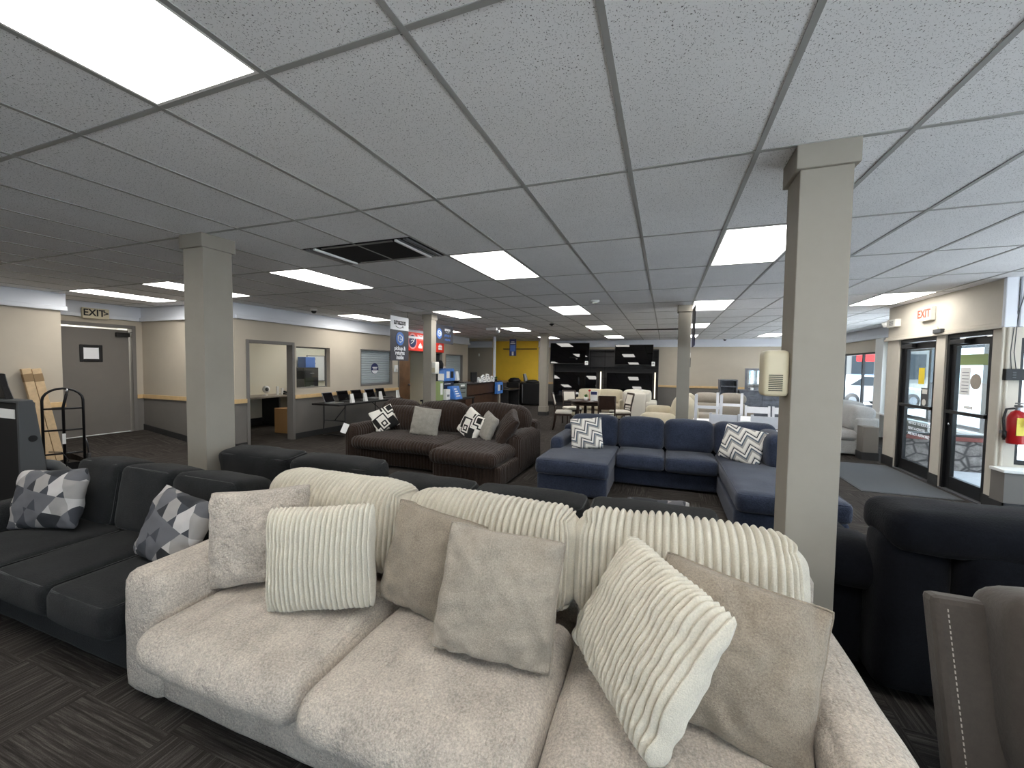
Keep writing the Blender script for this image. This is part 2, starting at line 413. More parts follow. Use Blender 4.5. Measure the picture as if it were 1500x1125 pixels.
def pillowmesh(w, h, t, pinch=.07, n=44, rib=None, nz=.006, seed=0, fold=0):
    V = []; F = []; so = Vector((seed*2.3, seed*4.1, seed)); nr = 0 if not rib else round(w/rib[0]); nu = n if not rib else nr*8; nv = n
    idx = {}
    for side in (-1, 1):
        for i in range(nu+1):
            for j in range(nv+1):
                edge = i in (0, nu) or j in (0, nv)
                if edge and side == 1: idx[(1,i,j)] = idx[(-1,i,j)]; continue
                u, v = -1+2*i/nu, -1+2*j/nv
                cr = 1-.045*abs(u*v)**5
                x = w/2*u*(1-pinch*(1-v*v)*abs(u))*cr; z = h/2*v*(1-pinch*(1-u*u)*abs(v))*cr
                th = 0 if edge else t/2*((1-u*u)*(1-v*v))**.37
                y = side*th
                q = Vector((x*8, side*3+y, z*8))+so
                wr = nz*(1+1.6*abs(u*v)+.8*max(u*u, v*v))
                y += wr*(mn.noise(q)+.6*mn.noise(q*2.3))*(1 if not edge else .5)
                y += .5*wr*mn.noise(Vector((x*26+z*9, 5+side, z*9-x*5))+so)*max(abs(u), abs(v))**3
                if rib:
                    pr = rib_prof((u+1)/2*nr+.5, 1.0); y += side*rib[1]*(pr-.6)*min(1, th/(t*.08)+.25)
                    if j in (0, nv): z += (rib[1]*.8*(pr-.6))*(1 if v > 0 else -1)
                if fold: y += fold*math.exp(-((u-.45+v*.5)/.12)**2)*(side < 0)
                q2 = Vector((x*5, 9, z*5))+so
                x += .004*mn.noise(q2); z += .004*mn.noise(q2+Vector((3,3,3)))
                idx[(side,i,j)] = len(V); V.append(Vector((x,y,z)))
    for side in (-1, 1):
        for i in range(nu):
            for j in range(nv): F.append((idx[(side,i,j)], idx[(side,i+1,j)], idx[(side,i+1,j+1)], idx[(side,i,j+1)]))
    edge = [V[idx[(-1,i,0)]] for i in range(nu)]+[V[idx[(-1,nu,j)]] for j in range(nv)]+[V[idx[(-1,i,nv)]] for i in range(nu,0,-1)]+[V[idx[(-1,0,j)]] for j in range(nv,0,-1)]
    return V, F, edge
def pillow(name, label, w, h, t, m, loc, yaw=0, tilt=0, roll=0, axes=None, rib=None, pipe=None, group=None, **kw):
    """throw pillow: local x width, z height, front towards -y; yaw about z, tilt back about x, roll in its own plane"""
    V, F, edge = pillowmesh(w, h, t, rib=rib, **kw)
    o = link(name, V, F, m, None, True)
    if axes:
        X = Vector(axes[0]).normalized(); Z = Vector(axes[1]); Z = (Z-X*Z.dot(X)).normalized(); Y = Z.cross(X)
        R = Matrix((X, Y, Z)).transposed()
    else: R = Matrix.Rotation(yaw, 3, 'Z') @ Matrix.Rotation(tilt, 3, 'X') @ Matrix.Rotation(roll, 3, 'Y')
    o.matrix_world = Matrix.Translation(loc) @ R.to_4x4()
    if pipe: put(MB().tube(edge[::2], .004, 6, True), 'piping', pipe, o, True)
    return tag(o, label, 'pillow', group)

# ================================================================== SETTING
struct(box('floor', 'carpet_tile', None, -11.3, 5.05, -5.2, 17.1, -.1, 0))
# gentle ramp up to the exit door in the corner
rp = MB().prism([(-10.05,0),(-10.05,.21),(-9.95,.21),(-8.25,0)], 'y', 3.72, 5.235)
struct(put(rp, 'floor_ramp', 'carpet_tile'))
ce = struct(box('ceiling', 'ceiling_tile', None, -11.4, 5.25, -5.3, 17.2, CE, CE+.12))
g = MB()
for u in range(-16, 9):
    x = U0+u*TU
    g.box(x-.012, x+.012, -5.2, 17, CE-.004, CE+.001)
for v in range(-5, 13):
    y = V0+v*TV
    g.box(-11.2, 5.05, y-.012, y+.012, CE-.0032, CE+.001)
struct(put(g, 'trim_1', 'tbar_metal'))

def wall_x(name, x0, x1, y0, y1, holes, m='wall_paint', z1=CE, z0=0):
    mb = MB(); y = y0
    for a, b, c, d in sorted(holes):
        a -= .003; b += .003; d += .003; c -= .003 if c > 0 else 0
        if a > y: mb.box(x0, x1, y, a, z0, z1)
        if c > z0: mb.box(x0, x1, a, b, z0, c)
        if d < z1: mb.box(x0, x1, a, b, d, z1)
        y = b
    if y < y1: mb.box(x0, x1, y, y1, z0, z1)
    return struct(put(mb, name, m))
XL = -7.36
wall_x('wall_left', XL-.14, XL, 5.24, 14.69, [(5.52,6.47,0,2.0),(6.585,7.515,1.075,1.98),(8.575,9.84,1.075,1.985),(10.18,12.62,0,2.02),(12.95,14.22,1.0,1.985)])
wall_x('wall_exit', -10.2, -10.05, 3.7, 5.3, [(4.03,5.07,0,2.27)])
wall_x('wall_near_left', -9.35, -9.2, -5.2, 3.7, [])
struct(box('wall_recess_return', 'wall_paint', None, -10.2, -9.25, 3.58, 3.697, 0, CE))
struct(box('wall_recess', 'wall_paint', None, -10.2, XL-.1, 5.243, 5.36, 0, CE))
struct(box('wall_back', 'wall_paint', None, -11.2, 5.2, 17, 17.12, 0, CE))
struct(box('wall_accent', 'yellow_paint', None, -7.27, -5.13, 16.985, 17.0, .96, CE-.001))
FW = [(-.4,1.9),(2.2,4.8)]      # unseen glazing added behind the camera to brighten the ceiling
mb = MB().box(-11.2, 5.2, -5.35, -5.2, 0, .2).box(-11.2, 5.2, -5.35, -5.2, 2.5, CE)
for a, b in zip([-11.2]+[q[1] for q in FW], [q[0] for q in FW]+[5.2]): mb.box(a, b, -5.35, -5.2, .2, 2.5)
struct(put(mb, 'wall_front', 'wall_paint'))
for k, (a, b) in enumerate(FW):
    f = struct(put(MB().box(a-.002, a+.05, -5.3, -5.24, .2, 2.5).box(b-.05, b+.002, -5.3, -5.24, .2, 2.5).box(a+.05, b-.05, -5.3, -5.24, .2, .25).box(a+.05, b-.05, -5.3, -5.24, 2.45, 2.5), 'window_%d' % (8+k), 'black_metal'))
    struct(put(MB().box(a+.03, b-.03, -5.273, -5.267, .22, 2.48), 'window_pane', 'clear_glass', f))
struct(box('wall_far_left', 'wall_paint', None, -11.35, -11.2, 12.8, 17.1, 0, CE))
struct(box('wall_end', 'wall_paint', None, -11.2, XL-.14, 14.55, 14.69, 0, CE))
# office and passage behind the left wall
struct(box('wall_office', 'office_paint', None, -10.05, -9.9, 5.36, 12.9, 0, CE))
struct(box('wall_office_end', 'office_paint', None, -9.9, XL-.14, 10.03, 10.15, 0, CE))
struct(box('wall_passage', 'office_paint', None, -8.75, -8.65, 10.15, 12.7, 0, CE))
struct(box('wall_passage_end', 'office_paint', None, -9.9, XL-.14, 12.64, 12.76, 0, CE))
# lobby behind the exit door
mb = MB().box(-11.3,-11.2,3.6,5.5,0,CE).box(-11.2,-10.2,3.5,3.6,0,CE).box(-11.2,-10.2,5.4,5.5,0,CE)
struct(put(mb, 'wall_lobby', 'white_paint'))
struct(box('floor_lobby', 'sidewalk', None, -11.2, -10.05, 3.6, 5.4, 0, .205))
# window wall on the right, entrance and the alcove sides
XR = 5.05
wall_x('wall_right', XR, XR+.15, -5.2, 6.4, [(-4.4,-.3,.3,2.4),(.2,2.9,.3,2.4),(3.3,6.0,.3,2.4)])
wall_x('wall_right_far', XR, XR+.15, 8.9, 17.1, [(9.3,12.3,.6,2.1),(13.02,16.5,.6,2.1)])
XE = 3.64
wall_x('wall_entrance', XE, XE+.13, 6.4, 9.03, [(6.575,7.45,0,2.13),(7.66,8.66,0,2.13)], 'fascia_paint')
# far side of the entrance alcove: stone wainscot, brick coloured cap, glass above
struct(box('wall_alcove_low', 'rubble_stone', None, XE+.13, XR+.15, 8.72, 8.88, 0, .5))
struct(box('trim_1_cap', 'brick_cap', None, XE+.13, XR+.17, 8.67, 8.89, .5, .56, .008)).name = 'trim_70'
struct(put(MB().box(XE+.13, XR+.15, 8.74, 8.88, 2.12, CE).box(XR-.0, XR+.15, 8.74, 8.88, .56, 2.12), 'wall_alcove', 'fascia_paint'))
wf = struct(put(MB().box(XE+.13, XE+.18, 8.76, 8.84, .56, 2.12).box(XR-.05, XR, 8.76, 8.84, .56, 2.12).box(XE+.18, XR-.05, 8.76, 8.84, 2.07, 2.12).box(XE+.18, XR-.05, 8.76, 8.84, .56, .6), 'window_20', 'black_metal'))
struct(put(MB().box(XE+.16, XR-.03, 8.797, 8.803, .58, 2.09), 'window_pane', 'clear_glass', wf))
struct(put(MB().box(XE+.13, XR+.15, 6.53, 8.72, 0, .006), 'floor_alcove', 'sidewalk'))
mb = MB().box(XE+.13, 3.79, 6.4, 6.53, 0, CE).box(3.79, 4.95, 6.4, 6.53, 0, .56).box(3.79, 4.95, 6.4, 6.53, 2.02, CE).box(4.95, XR+.15, 6.4, 6.53, 0, CE)
struct(put(mb, 'wall_alcove_side', 'fascia_paint'))
struct(put(MB().box(3.60, XR, 6.19, 6.4, 0, .5), 'wall_low_sill', 'wall_paint'))
struct(put(MB().box(3.58, XR, 6.17, 6.4, .5, .535), 'trim_2', 'white_paint', bev=.006))
n = [2]
def trim(mb, m, bev=0):
    n[0] += 1; return struct(put(mb, 'trim_%d' % n[0], m, bev=bev))
# crowns: flat band with a stepped moulding below it
def crown_x(x, s, y0, y1): trim(MB().box(*sorted((x, x+s*.03)), y0, y1, 2.49, CE-.001).box(*sorted((x, x+s*.075)), y0, y1, 2.425, 2.495), 'crown_white', .008)
def crown_y(y, s, x0, x1): trim(MB().box(x0, x1, *sorted((y, y+s*.03)), 2.49, CE-.001).box(x0, x1, *sorted((y, y+s*.075)), 2.425, 2.495), 'crown_white', .008)
crown_x(XL, 1, 5.24, 14.75); crown_x(-10.05, 1, 3.7, 5.24); crown_x(-9.2, 1, -5.2, 3.76); crown_y(5.24, -1, -10.05, XL+.04)
crown_y(17, -1, -5.13, 5.05); crown_y(17, -1, -11.2, -7.27); crown_x(XR, -1, 9.03, 17); crown_x(XR, -1, -5.1, 6.4)
trim(MB().box(XE-.03, 3.72, 6.36, 6.41, 2.14, CE-.001).box(3.74, XR, 6.36, 6.41, 2.14, CE-.001), 'crown_white', .01)
trim(MB().box(XE-.05, XE, 6.4, 9.05, 2.13, 2.165).box(XE-.03, XE, 6.4, 9.05, 2.165, 2.2), 'fascia_paint', .006)
# chair rails
def rail_x(x, s, y0, y1): trim(MB().box(*sorted((x, x+s*.028)), y0, y1, .865, .945), 'rail_wood', .004)
def rail_y(y, s, x0, x1): trim(MB().box(x0, x1, *sorted((y, y+s*.028)), .865, .945), 'rail_wood', .004)
rail_x(XL, 1, 5.24, 5.46); rail_x(XL, 1, 6.53, 10.13); rail_x(XL, 1, 12.68, 14.71); rail_x(-9.2, 1, -5.2, 3.72); rail_y(5.24, -1, -10.05, XL+.03)
rail_y(17, -1, -11.2, 5.05); rail_x(-10.05, 1, 5.13, 5.24); rail_x(-8.65, 1, 10.15, 12.64)
nb = [0]
def baseb(name, mb): struct(put(mb, name, 'base_vinyl'))
baseb('baseboard_left', MB().box(XL, XL+.012, 5.24, 5.46, 0, .125).box(XL, XL+.012, 6.53, 10.13, 0, .125).box(XL, XL+.012, 12.68, 14.7, 0, .125))
baseb('baseboard_recess', MB().prism([(-10.05,.21),(-8.25,0),(XL,0),(XL,.125),(-8.25,.125),(-10.05,.335)], 'y', 5.228, 5.24))
baseb('baseboard_near_left', MB().box(-9.2, -9.188, -5.2, 3.7, 0, .125))
baseb('baseboard_back', MB().box(-11.2, 5.05, 16.988, 17, 0, .125))
baseb('baseboard_office', MB().box(-9.9, -9.888, 5.36, 10.03, 0, .125))
baseb('baseboard_right', MB().box(XE-.012, XE, 6.4, 6.575, 0, .16).box(XE-.012, XE, 7.45, 7.66, 0, .16).box(XE-.012, XE, 8.66, 9.03, 0, .16).box(3.588, XR, 6.178, 6.19, 0, .16).box(3.588, 3.60, 6.178, 6.4, 0, .16).box(XR-.012, XR, 9.03, 17, 0, .125))

# columns
def column(x, y, s=.216, wall=False):
    h = s/2; c = .02
    mb = MB().box(x-h, x+h, y-h, y+h, 0, CE).box(x-h-c, x+h+c, y-h-c, y+h+c, CE-.115, CE)
    o = struct(put(mb, 'column', 'column_paint', bev=.004))
    struct(put(MB().box(x-h-.022, x+h+.022, y-h-.022, y+h+.022, .12, .3), 'trim_%d' % (50+nb[0]), 'column_paint', bev=.006))
    struct(put(MB().box(x-h-.03, x+h+.03, y-h-.03, y+h+.03, 0, .12), 'baseboard_%d' % (50+nb[0]), 'base_vinyl')); nb[0] += 1
column(.695, 2.49); column(-3.775, 2.47, .25); column(-4.815, 7.76, .2); column(.3, 7.77, .2); column(-3.75, 13.1, .24)
struct(put(MB().cyl((-6.05,14.3,0), (-6.05,14.3,CE), .055), 'column_pipe', 'crown_white'))

# door frames, windows and doors of the room
def frame_x(name, x0, x1, y0, y1, z0, z1, w, m, sill=True, mull=(), parent=None, inner=0):
    mb = MB().box(x0, x1, y0, y0+w, z0, z1).box(x0, x1, y1-w, y1, z0, z1).box(x0, x1, y0+w, y1-w, z1-w, z1)
    if sill: mb.box(x0, x1, y0+w, y1-w, z0, z0+w)
    for q in mull: mb.box(x0, x1, q-w/2, q+w/2, z0+w, z1-w)
    return put(mb, name, m, parent, bev=.003)
trim(MB().box(XL-.15, XL+.02, 5.46, 5.52, 0, 2.06).box(XL-.15, XL+.02, 6.47, 6.53, 0, 2.06).box(XL-.15, XL+.02, 5.52, 6.47, 2.0, 2.06), 'frame_grey', .004)
trim(MB().box(-10.2, -10.03, 3.97, 4.03, .2, 2.33).box(-10.2, -10.03, 5.07, 5.13, .2, 2.33).box(-10.2, -10.03, 4.03, 5.07, 2.27, 2.33), 'frame_grey', .004)
trim(MB().box(XL-.15, XL+.02, 10.13, 10.18, 0, 2.06).box(XL-.15, XL+.02, 12.62, 12.67, 0, 2.06).box(XL-.15, XL+.02, 10.18, 12.62, 2.02, 2.06), 'frame_grey', .004)
def window_x(k, xa, xb, y0, y1, z0, z1, w, m, mull=(), gx=None):
    f = struct(frame_x('window_%d' % k, xa, xb, y0, y1, z0, z1, w, m, True, mull))
    gx = (xa+xb)/2 if gx is None else gx
    struct(put(MB().box(gx-.003, gx+.003, y0+w*.6, y1-w*.6, z0+w*.6, z1-w*.6), 'window_pane', 'clear_glass', f)); return f
window_x(1, XL-.13, XL-.09, 6.585, 7.515, 1.075, 1.98, .025, 'frame_grey')
window_x(2, XR+.04, XR+.1, 13.02, 16.5, .6, 2.1, .05, 'black_metal', (13.97, 15.2))
window_x(3, XR+.04, XR+.1, 9.3, 12.3, .6, 2.1, .05, 'black_metal', (10.9,))
window_x(4, XR+.04, XR+.1, 3.3, 6.0, .3, 2.4, .05, 'black_metal', (4.6,))
window_x(5, XR+.04, XR+.1, .2, 2.9, .3, 2.4, .05, 'black_metal', (1.5,))
window_x(6, XR+.04, XR+.1, -4.4, -.3, .3, 2.4, .05, 'black_metal', (-2.4,))
wf = MB()
for a, b in ((3.79,3.84),(4.9,4.95)): wf.box(a, b, 6.44, 6.5, .56, 2.02)
wf.box(3.84, 4.9, 6.44, 6.5, .56, .61).box(3.84, 4.9, 6.44, 6.5, 1.97, 2.02).box(3.84, 4.9, 6.44, 6.5, 1.56, 1.6)
wf = struct(put(wf, 'window_7', 'black_metal')); struct(put(MB().box(3.82, 4.92, 6.467, 6.473, .59, 1.99), 'window_pane', 'clear_glass', wf))
# window wall trims seen beside the entrance
trim(MB().box(4.93, XR, 12.45, 12.62, 0, 2.42).box(4.97, XR, 12.62, 12.95, 0, 2.42), 'white_paint', .006)
trim(MB().box(4.9, XR, 9.03, 17, .545, .585), 'white_paint', .005)
# roller shutters in the two service windows
for k, (y0, y1, z0) in enumerate(((8.575, 9.84, 1.075), (12.95, 14.22, 1.0))):
    mb = MB(); z = z0; hgt = .062
    while z < 1.98:
        zz = min(z+hgt, 1.985)
        mb.prism([(XL-.105, z), (XL-.085, z+.008), (XL-.085, zz-.012), (XL-.105, zz)], 'y', y0, y1); z += hgt
    sh = thing('roller_shutter', ('closed grey roller shutter with a round dark badge, above the laptop table', 'closed grey roller shutter behind the retail display boxes')[k], 'shutter', (0,0,0))
    put(mb, 'slats', 'shutter', sh)
    box('bottom_bar', 'steel', sh, XL-.11, XL-.07, y0, y1, z0, z0+.035)
    trim(MB().box(XL-.14, XL+.004, y0-.03, y0, z0-.03, 2.01).box(XL-.14, XL+.004, y1, y1+.03, z0-.03, 2.01).box(XL-.14, XL+.004, y0-.03, y1+.03, z0-.03, z0).box(XL-.14, XL+.004, y0-.03, y1+.03, 1.985, 2.015), 'frame_grey', .003)
    if k == 0:
        bd = put(MB().cyl((XL-.083,9.2,1.5), (XL-.076,9.2,1.5), .15, 28), 'badge', 'sign_navy', sh)
        put(MB().prism([(9.2+.14*math.cos(t), 1.5+.14*math.sin(t)) for t in [PI+.35+q*(PI-.7)/12 for q in range(13)]], 'x', XL-.076, XL-.073), 'badge_panel', 'sign_white', bd)
        put(MB().box(XL-.076, XL-.073, 9.1, 9.3, 1.52, 1.545).box(XL-.076, XL-.073, 9.12, 9.28, 1.48, 1.505), 'badge_print', 'sign_white', bd)

# grey exit door with a small window
d = struct(box('door_1', 'door_grey', None, -10.14, -10.09, 4.055, 5.035, .222, 2.235, .004))
z0, z1, y0, y1 = 1.6, 1.92, 4.29, 4.62
mb = MB().box(-10.09, -10.07, y0, y0+.055, z0, z1).box(-10.09, -10.07, y1-.055, y1, z0, z1).box(-10.09, -10.07, y0+.055, y1-.055, z1-.055, z1).box(-10.09, -10.07, y0+.055, y1-.055, z0, z0+.055)
struct(put(mb, 'door_window_frame', 'black_plastic', d, bev=.012))
struct(box('door_window_pane', 'whiteboard', d, -10.089, -10.084, y0+.04, y1-.04, z0+.04, z1-.04))
struct(put(MB().box(-10.09, -10.02, 4.82, 5.03, 2.1, 2.18).box(-10.05, -10.03, 4.98, 5.1, 2.19, 2.2), 'door_closer', 'black_metal', d, bev=.005))
# brown wooden door in the passage opening
d = struct(box('door_2', 'door_wood', None, XL-.1, XL-.06, 10.19, 10.83, .01, 2.01, .004))
struct(put(MB().cyl((XL-.06,10.75,1.0),(XL-.0,10.75,1.0),.025), 'door_handle', 'steel', d, True))
d = struct(box('door_3', 'matte_black', None, XL-.1, XL-.06, 12.22, 12.61, .01, 2.01, .004))  # black panel put in for the shade of the dark gap, no door here

# glazed entrance doors
def storefront(k, y0, y1):
    x0, x1 = XE+.05, XE+.1
    f = struct(frame_x('door_%d' % k, XE+.02, XE+.125, y0, y1, 0, 2.13, .05, 'black_metal', False))
    struct(put(MB().box(x0, x1, y0+.055, y0+.14, .02, 2.06).box(x0, x1, y1-.14, y1-.055, .02, 2.06).box(x0, x1, y0+.14, y1-.14, .02, .19).box(x0, x1, y0+.14, y1-.14, 1.97, 2.06), 'door_leaf', 'black_metal', f, bev=.003))
    struct(put(MB().box(x0+.02, x0+.026, y0+.13, y1-.13, .18, 1.98), 'door_pane', 'clear_glass', f))
    struct(put(MB().box(x0-.05, x0-.015, y0+.07, y1-.07, 1.055, 1.1).box(x0-.02, x0, y0+.08, y0+.13, 1.05, 1.105).box(x0-.02, x0, y1-.13, y1-.08, 1.05, 1.105), 'door_push_bar', 'black_metal', f, bev=.004))
    struct(put(MB().box(x0-.07, x0, y1-.42, y1-.12, 1.99, 2.05).box(x0-.05, x0-.03, y1-.75, y1-.4, 2.055, 2.065), 'door_closer', 'black_metal', f, bev=.004))
    struct(put(MB().box(XE+.0, XE+.13, y0, y1, 0, .014), 'door_threshold', 'steel', f))
    return f
D4 = storefront(4, 7.66, 8.66); D5 = storefront(5, 6.575, 7.45)
struct(put(MB().cyl((XE+.03,7.36,.9),(XE+.05,7.36,.9),.02), 'door_lock', 'chrome', D5, True))

# ================================================================== CEILING FITTINGS
def tile(u, v): return U0+u*TU+TU/2, V0+v*TV+TV/2
LIGHTS = [(-3,-1,'lit ceiling panel nearest the camera, above the left end of the cream sofa'),
 (-3,2,'lit ceiling panel beside the dark ceiling air return, on its right'),
 (1,2,'lit ceiling panel partly hidden by the near right column'),
 (-3,5,'lit ceiling panel beside the white smoke detector'),
 (-3,8,'second lit ceiling panel beyond the smoke detector'),
 (-3,11,'lit ceiling panel closest to the two upper televisions'),
 (-7,2,'lit ceiling panel in front of the dark ceiling air return, on its left'),
 (-11,2,'lit ceiling panel cut across by the near left column'),
 (-14,2,'lit ceiling panel closest to the grey exit door'),
 (-11,5,'lit ceiling panel over the laptop table, left of the hanging vertical banner'),
 (-7,5,'lit ceiling panel just beyond the column that carries the hanging dark sign'),
 (-11,8,'small far lit ceiling panel right of the dark horizontal hanging sign'),
 (-7,8,'lit ceiling panel in front of the yellow wall, above the small blue hanging sign'),
 (-7,11,'lit ceiling panel farthest left near the yellow wall, behind the thin pipe column'),
 (-3.5,11,None),
 (1,5,'lit ceiling panel just right of the thin column with a hanging sign'),
 (1,8,'lit ceiling panel second in the row right of the thin column'),
 (1,11,'lit ceiling panel farthest in the row right of the thin column'),
 (5,5,'lit ceiling panel over the entrance doors'),
 (5,11,'small lit ceiling panel near the back wall above the dresser'),
 (1,-1,'lit ceiling panel above and behind the camera on the right'),(5,-1,'lit ceiling panel by the added front windows behind the camera'),(-7,-1,'lit ceiling panel behind the camera on the left'),
 (5,2,'lit ceiling panel by the windows right of the recliners'),(-11,-1,'lit ceiling panel far left behind the camera'),(-3,-4,'lit ceiling panel at the back of the room behind the camera'),(3,-4,'lit ceiling panel behind the camera near the right windows'),
 (-14,6,'lit ceiling panel in the office seen through the doorway'), (-18,2,'lit panel in the lobby behind the exit door')]
proto = None
for u, v, lab in LIGHTS:
    if lab is None: continue
    x, y = tile(u, v)
    if proto is None:
        proto = thing('ceiling_light', lab, 'light', (x,y,CE), 0, 'ceiling light panels')
        a, b = TU/2-.012, TV/2-.012
        mb = MB().box(-a,-a+.012,-b,b,-.004,0).box(a-.012,a,-b,b,-.004,0).box(-a+.012,a-.012,-b,-b+.012,-.004,0).box(-a+.012,a-.012,b-.012,b,-.004,0)
        put(mb, 'frame', 'white_plastic', proto)
        put(MB().box(-a+.012,a-.012,-b+.012,b-.012,-.0025,0), 'diffuser', 'panel_glow', proto)
    else: dup(proto, (x,y,CE), 0, lab)
# return air grille and the far linear slot
x0, x1, y0, y1 = U0-5*TU+.014, U0-3*TU-.014, V0+1.5*TV, V0+2*TV-.014
v = thing('air_return', 'dark open air return set in the ceiling tiles between two light panels', 'air vent', (x0,y0,CE))
W_, D_ = x1-x0, y1-y0
put(MB().box(0,W_,0,D_,-.004,-.001), 'duct_opening', 'dark_void', v)
box('cross_bar','frame_grey',v,.2,W_-.2,D_-.035,D_-.005,-.012,-.004); box('cross_bar','frame_grey',v,.2,W_-.2,.03,.05,-.012,-.004)
for q in (.03, .06, .10, W_-.03-.012, W_-.06-.012, W_-.1-.02): box('slat', 'steel', v, q, q+.014, .01, D_-.01, -.016, -.004)
for q in (.125, W_-.16): put(MB().box(q,q+.028,.01,D_-.02,-.024,-.004), 'slat', 'white_plastic', v, bev=.004)
tag(put(MB().box(-.6,.6,-.11,.11,-.012,0).box(-.56,.56,-.03,.03,-.02,-.012), 'slot_diffuser', 'matte_black', loc=(-.2,12.3,CE)), 'long dark slot vent in the far ceiling left of the thin column', 'air vent')
t = thing('smoke_detector', 'round white smoke detector on the ceiling tile', 'smoke detector', (-1.1,6.76,CE))
put(MB().lathe([(.001,0),(.075,0),(.078,-.012),(.07,-.03)][::-1]), 'base', 'white_plastic', t, True)
put(MB().lathe([(.001,-.055),(.035,-.052),(.05,-.03)]), 'sensor_head', 'light_plastic', t, True)
for x, y, lab in ((-6.62,6.35,'dome camera on the ceiling above the office window'), (2.0,16.6,'dome camera on the ceiling close to the back wall')):
    t = thing('security_camera', lab, 'camera', (x,y,CE), 0, 'dome cameras')
    put(MB().lathe([(.001,-.035),(.06,-.035),(.065,0),(.001,0)]), 'base', 'white_plastic', t, True)
    put(MB().lathe([(.001,-.085),(.025,-.08),(.045,-.06),(.052,-.035)]), 'dome', 'black_plastic', t, True)
tag(put(MB().lathe([(.001,-.06),(.03,-.05),(.045,0)]).box(-.06,.06,-.015,.015,-.03,-.012), 'motion_sensor', 'black_plastic', loc=(-2.72,10.13,CE)), 'small black sensor hanging from the ceiling left of the televisions', 'sensor')
t = thing('emergency_light', 'white twin emergency light under the far ceiling in front of the pipe column', 'emergency light', (-4.7,10.9,CE))
box('battery_box', 'white_plastic', t, -.16, .16, -.05, .05, -.07, 0, .006); put(MB().cyl((.2,0,-.1),(.2,-.06,-.12),.05), 'lamp_head', 'white_plastic', t, True)

# ================================================================== CREAM SOFA (foreground)
RB = (.0325, .022, False)      # ivory plush ribs
s = thing('sofa', 'large cream chenille sofa with ribbed ivory back cushions, covered in throw pillows', 'sofa', (-.88,1.7,0))
B = 'beige_chenille'
S(s,'base',-2.2,.47,1.17,2.2,.035,.3,B,.03,(0,.012,0),nz=(.004,5,5,5))
S(s,'arm',-2.415,-2.15,1.15,2.2,.03,.63,B,.055,(.012,.02,.008),nz=(.006,4,4,4),seed=2)
S(s,'arm',.44,.655,1.15,2.2,.03,.63,B,.07,(.012,.02,.012),nz=(.006,4,4,4),seed=3)
S(s,'back_frame',-2.4,.64,2.06,2.28,.05,.74,B,.06)
for k,(a,b,dy) in enumerate(((-2.155,-1.222,0),(-1.216,-.346,.01),(-.34,.44,0))):
    S(s,'seat_cushion',a,b,1.035-dy,1.84,.275,.455,B,.085,(.004,.02,.035),(34,34,12),None,(.0075,9,2.2,4),seed=5+k)
for k,(a,b,z) in enumerate(((-2.37,-1.335,.93),(-1.35,-.37,.925),(-.385,.57,.935))):
    S(s,'back_cushion',a,b,1.8,2.1,.43,z,'ivory_plush',.12,(.02,.045,.02),(0,14,40),RB,(.012,3.5,3,3),seed=9+k,tilt=-.12)
for k in range(4): box('foot','dark_wood',s,*[(-1.46,-1.38),(1.36,1.44)][k%2],*[(-.42,-.34),(.36,.44)][k//2],0,.04)

RP = (.0235, .021, False)
PG = 'pillows on the cream sofa'
pillow('throw_pillow','plain cream chenille throw pillow in the left corner of the cream sofa',.5,.5,.22,B,(-1.975,1.53,.72),yaw=.55,tilt=-.22,roll=-.06,n=48,nz=.012,seed=1,group=PG)
pillow('throw_pillow','upright ribbed ivory throw pillow on the left seat of the cream sofa',.51,.48,.2,'ivory_plush',(-1.485,1.46,.72),yaw=.38,tilt=-.13,roll=-.05,rib=RP,n=48,nz=.006,seed=2,pinch=.05,group=PG)
pillow('throw_pillow','darker tan throw pillow tucked behind the paler tan pillow mid-sofa',.5,.49,.19,'tan_weave',(-1.0,1.64,.7),yaw=-.02,tilt=-.2,roll=.13,n=48,nz=.011,seed=3,pipe='tan_weave',group=PG)
pillow('throw_pillow','pale tan throw pillow leaning in the middle of the cream sofa',.5,.49,.2,'pale_tan_weave',(-.6,1.48,.72),yaw=.16,tilt=-.3,roll=.09,n=52,nz=.013,seed=4,pipe='pale_tan_weave',fold=.008,group=PG)
pillow('throw_pillow','ribbed ivory throw pillow lying tilted cornerwise against the tan pillow on the right seat',.55,.49,.19,'ivory_plush',(-.05,1.45,.72),axes=((.33,-.46,-.03),(.24,.04,.36)),rib=RP,n=48,nz=.009,seed=5,pinch=.04,group=PG)
pillow('throw_pillow','tan throw pillow wedged against the right arm of the cream sofa',.52,.5,.21,'tan_weave',(.225,1.475,.69),yaw=-.12,tilt=-.4,roll=.15,n=52,nz=.014,seed=6,pipe='tan_weave',group=PG)

# ================================================================== CHARCOAL SOFAS
K = 'charcoal_fabric'
s = thing('sofa','charcoal fabric sofa facing the camera, left of the cream sofa','sofa',(-3.35,1.7,0))
S(s,'base',-4.3,-2.46,1.22,2.2,.03,.27,K,.03,nz=(.003,5,5,5))
S(s,'arm',-4.52,-4.27,1.2,2.2,.03,.6,K,.07,(.01,.01,.02),welt='face')
S(s,'back_frame',-4.45,-2.46,2.0,2.22,.05,.72,K,.05)
for k,(a,b) in enumerate(((-4.25,-3.55),(-3.545,-3.0),(-2.995,-2.46))):
    S(s,'seat_cushion',a,b,1.1,1.75,.265,.445,K,.045,(0,.015,.025),(16,18,10),None,(.004,5,5,5),20+k,welt='top')
for k,(a,b) in enumerate(((-4.2,-3.66),(-3.65,-3.09),(-3.08,-2.46))):
    S(s,'back_cushion',a,b,1.68,1.96,.42,.87,K,.055,(.005,.03,.02),(18,12,20),None,(.006,4,4,4),24+k,tilt=-.16,welt='face')
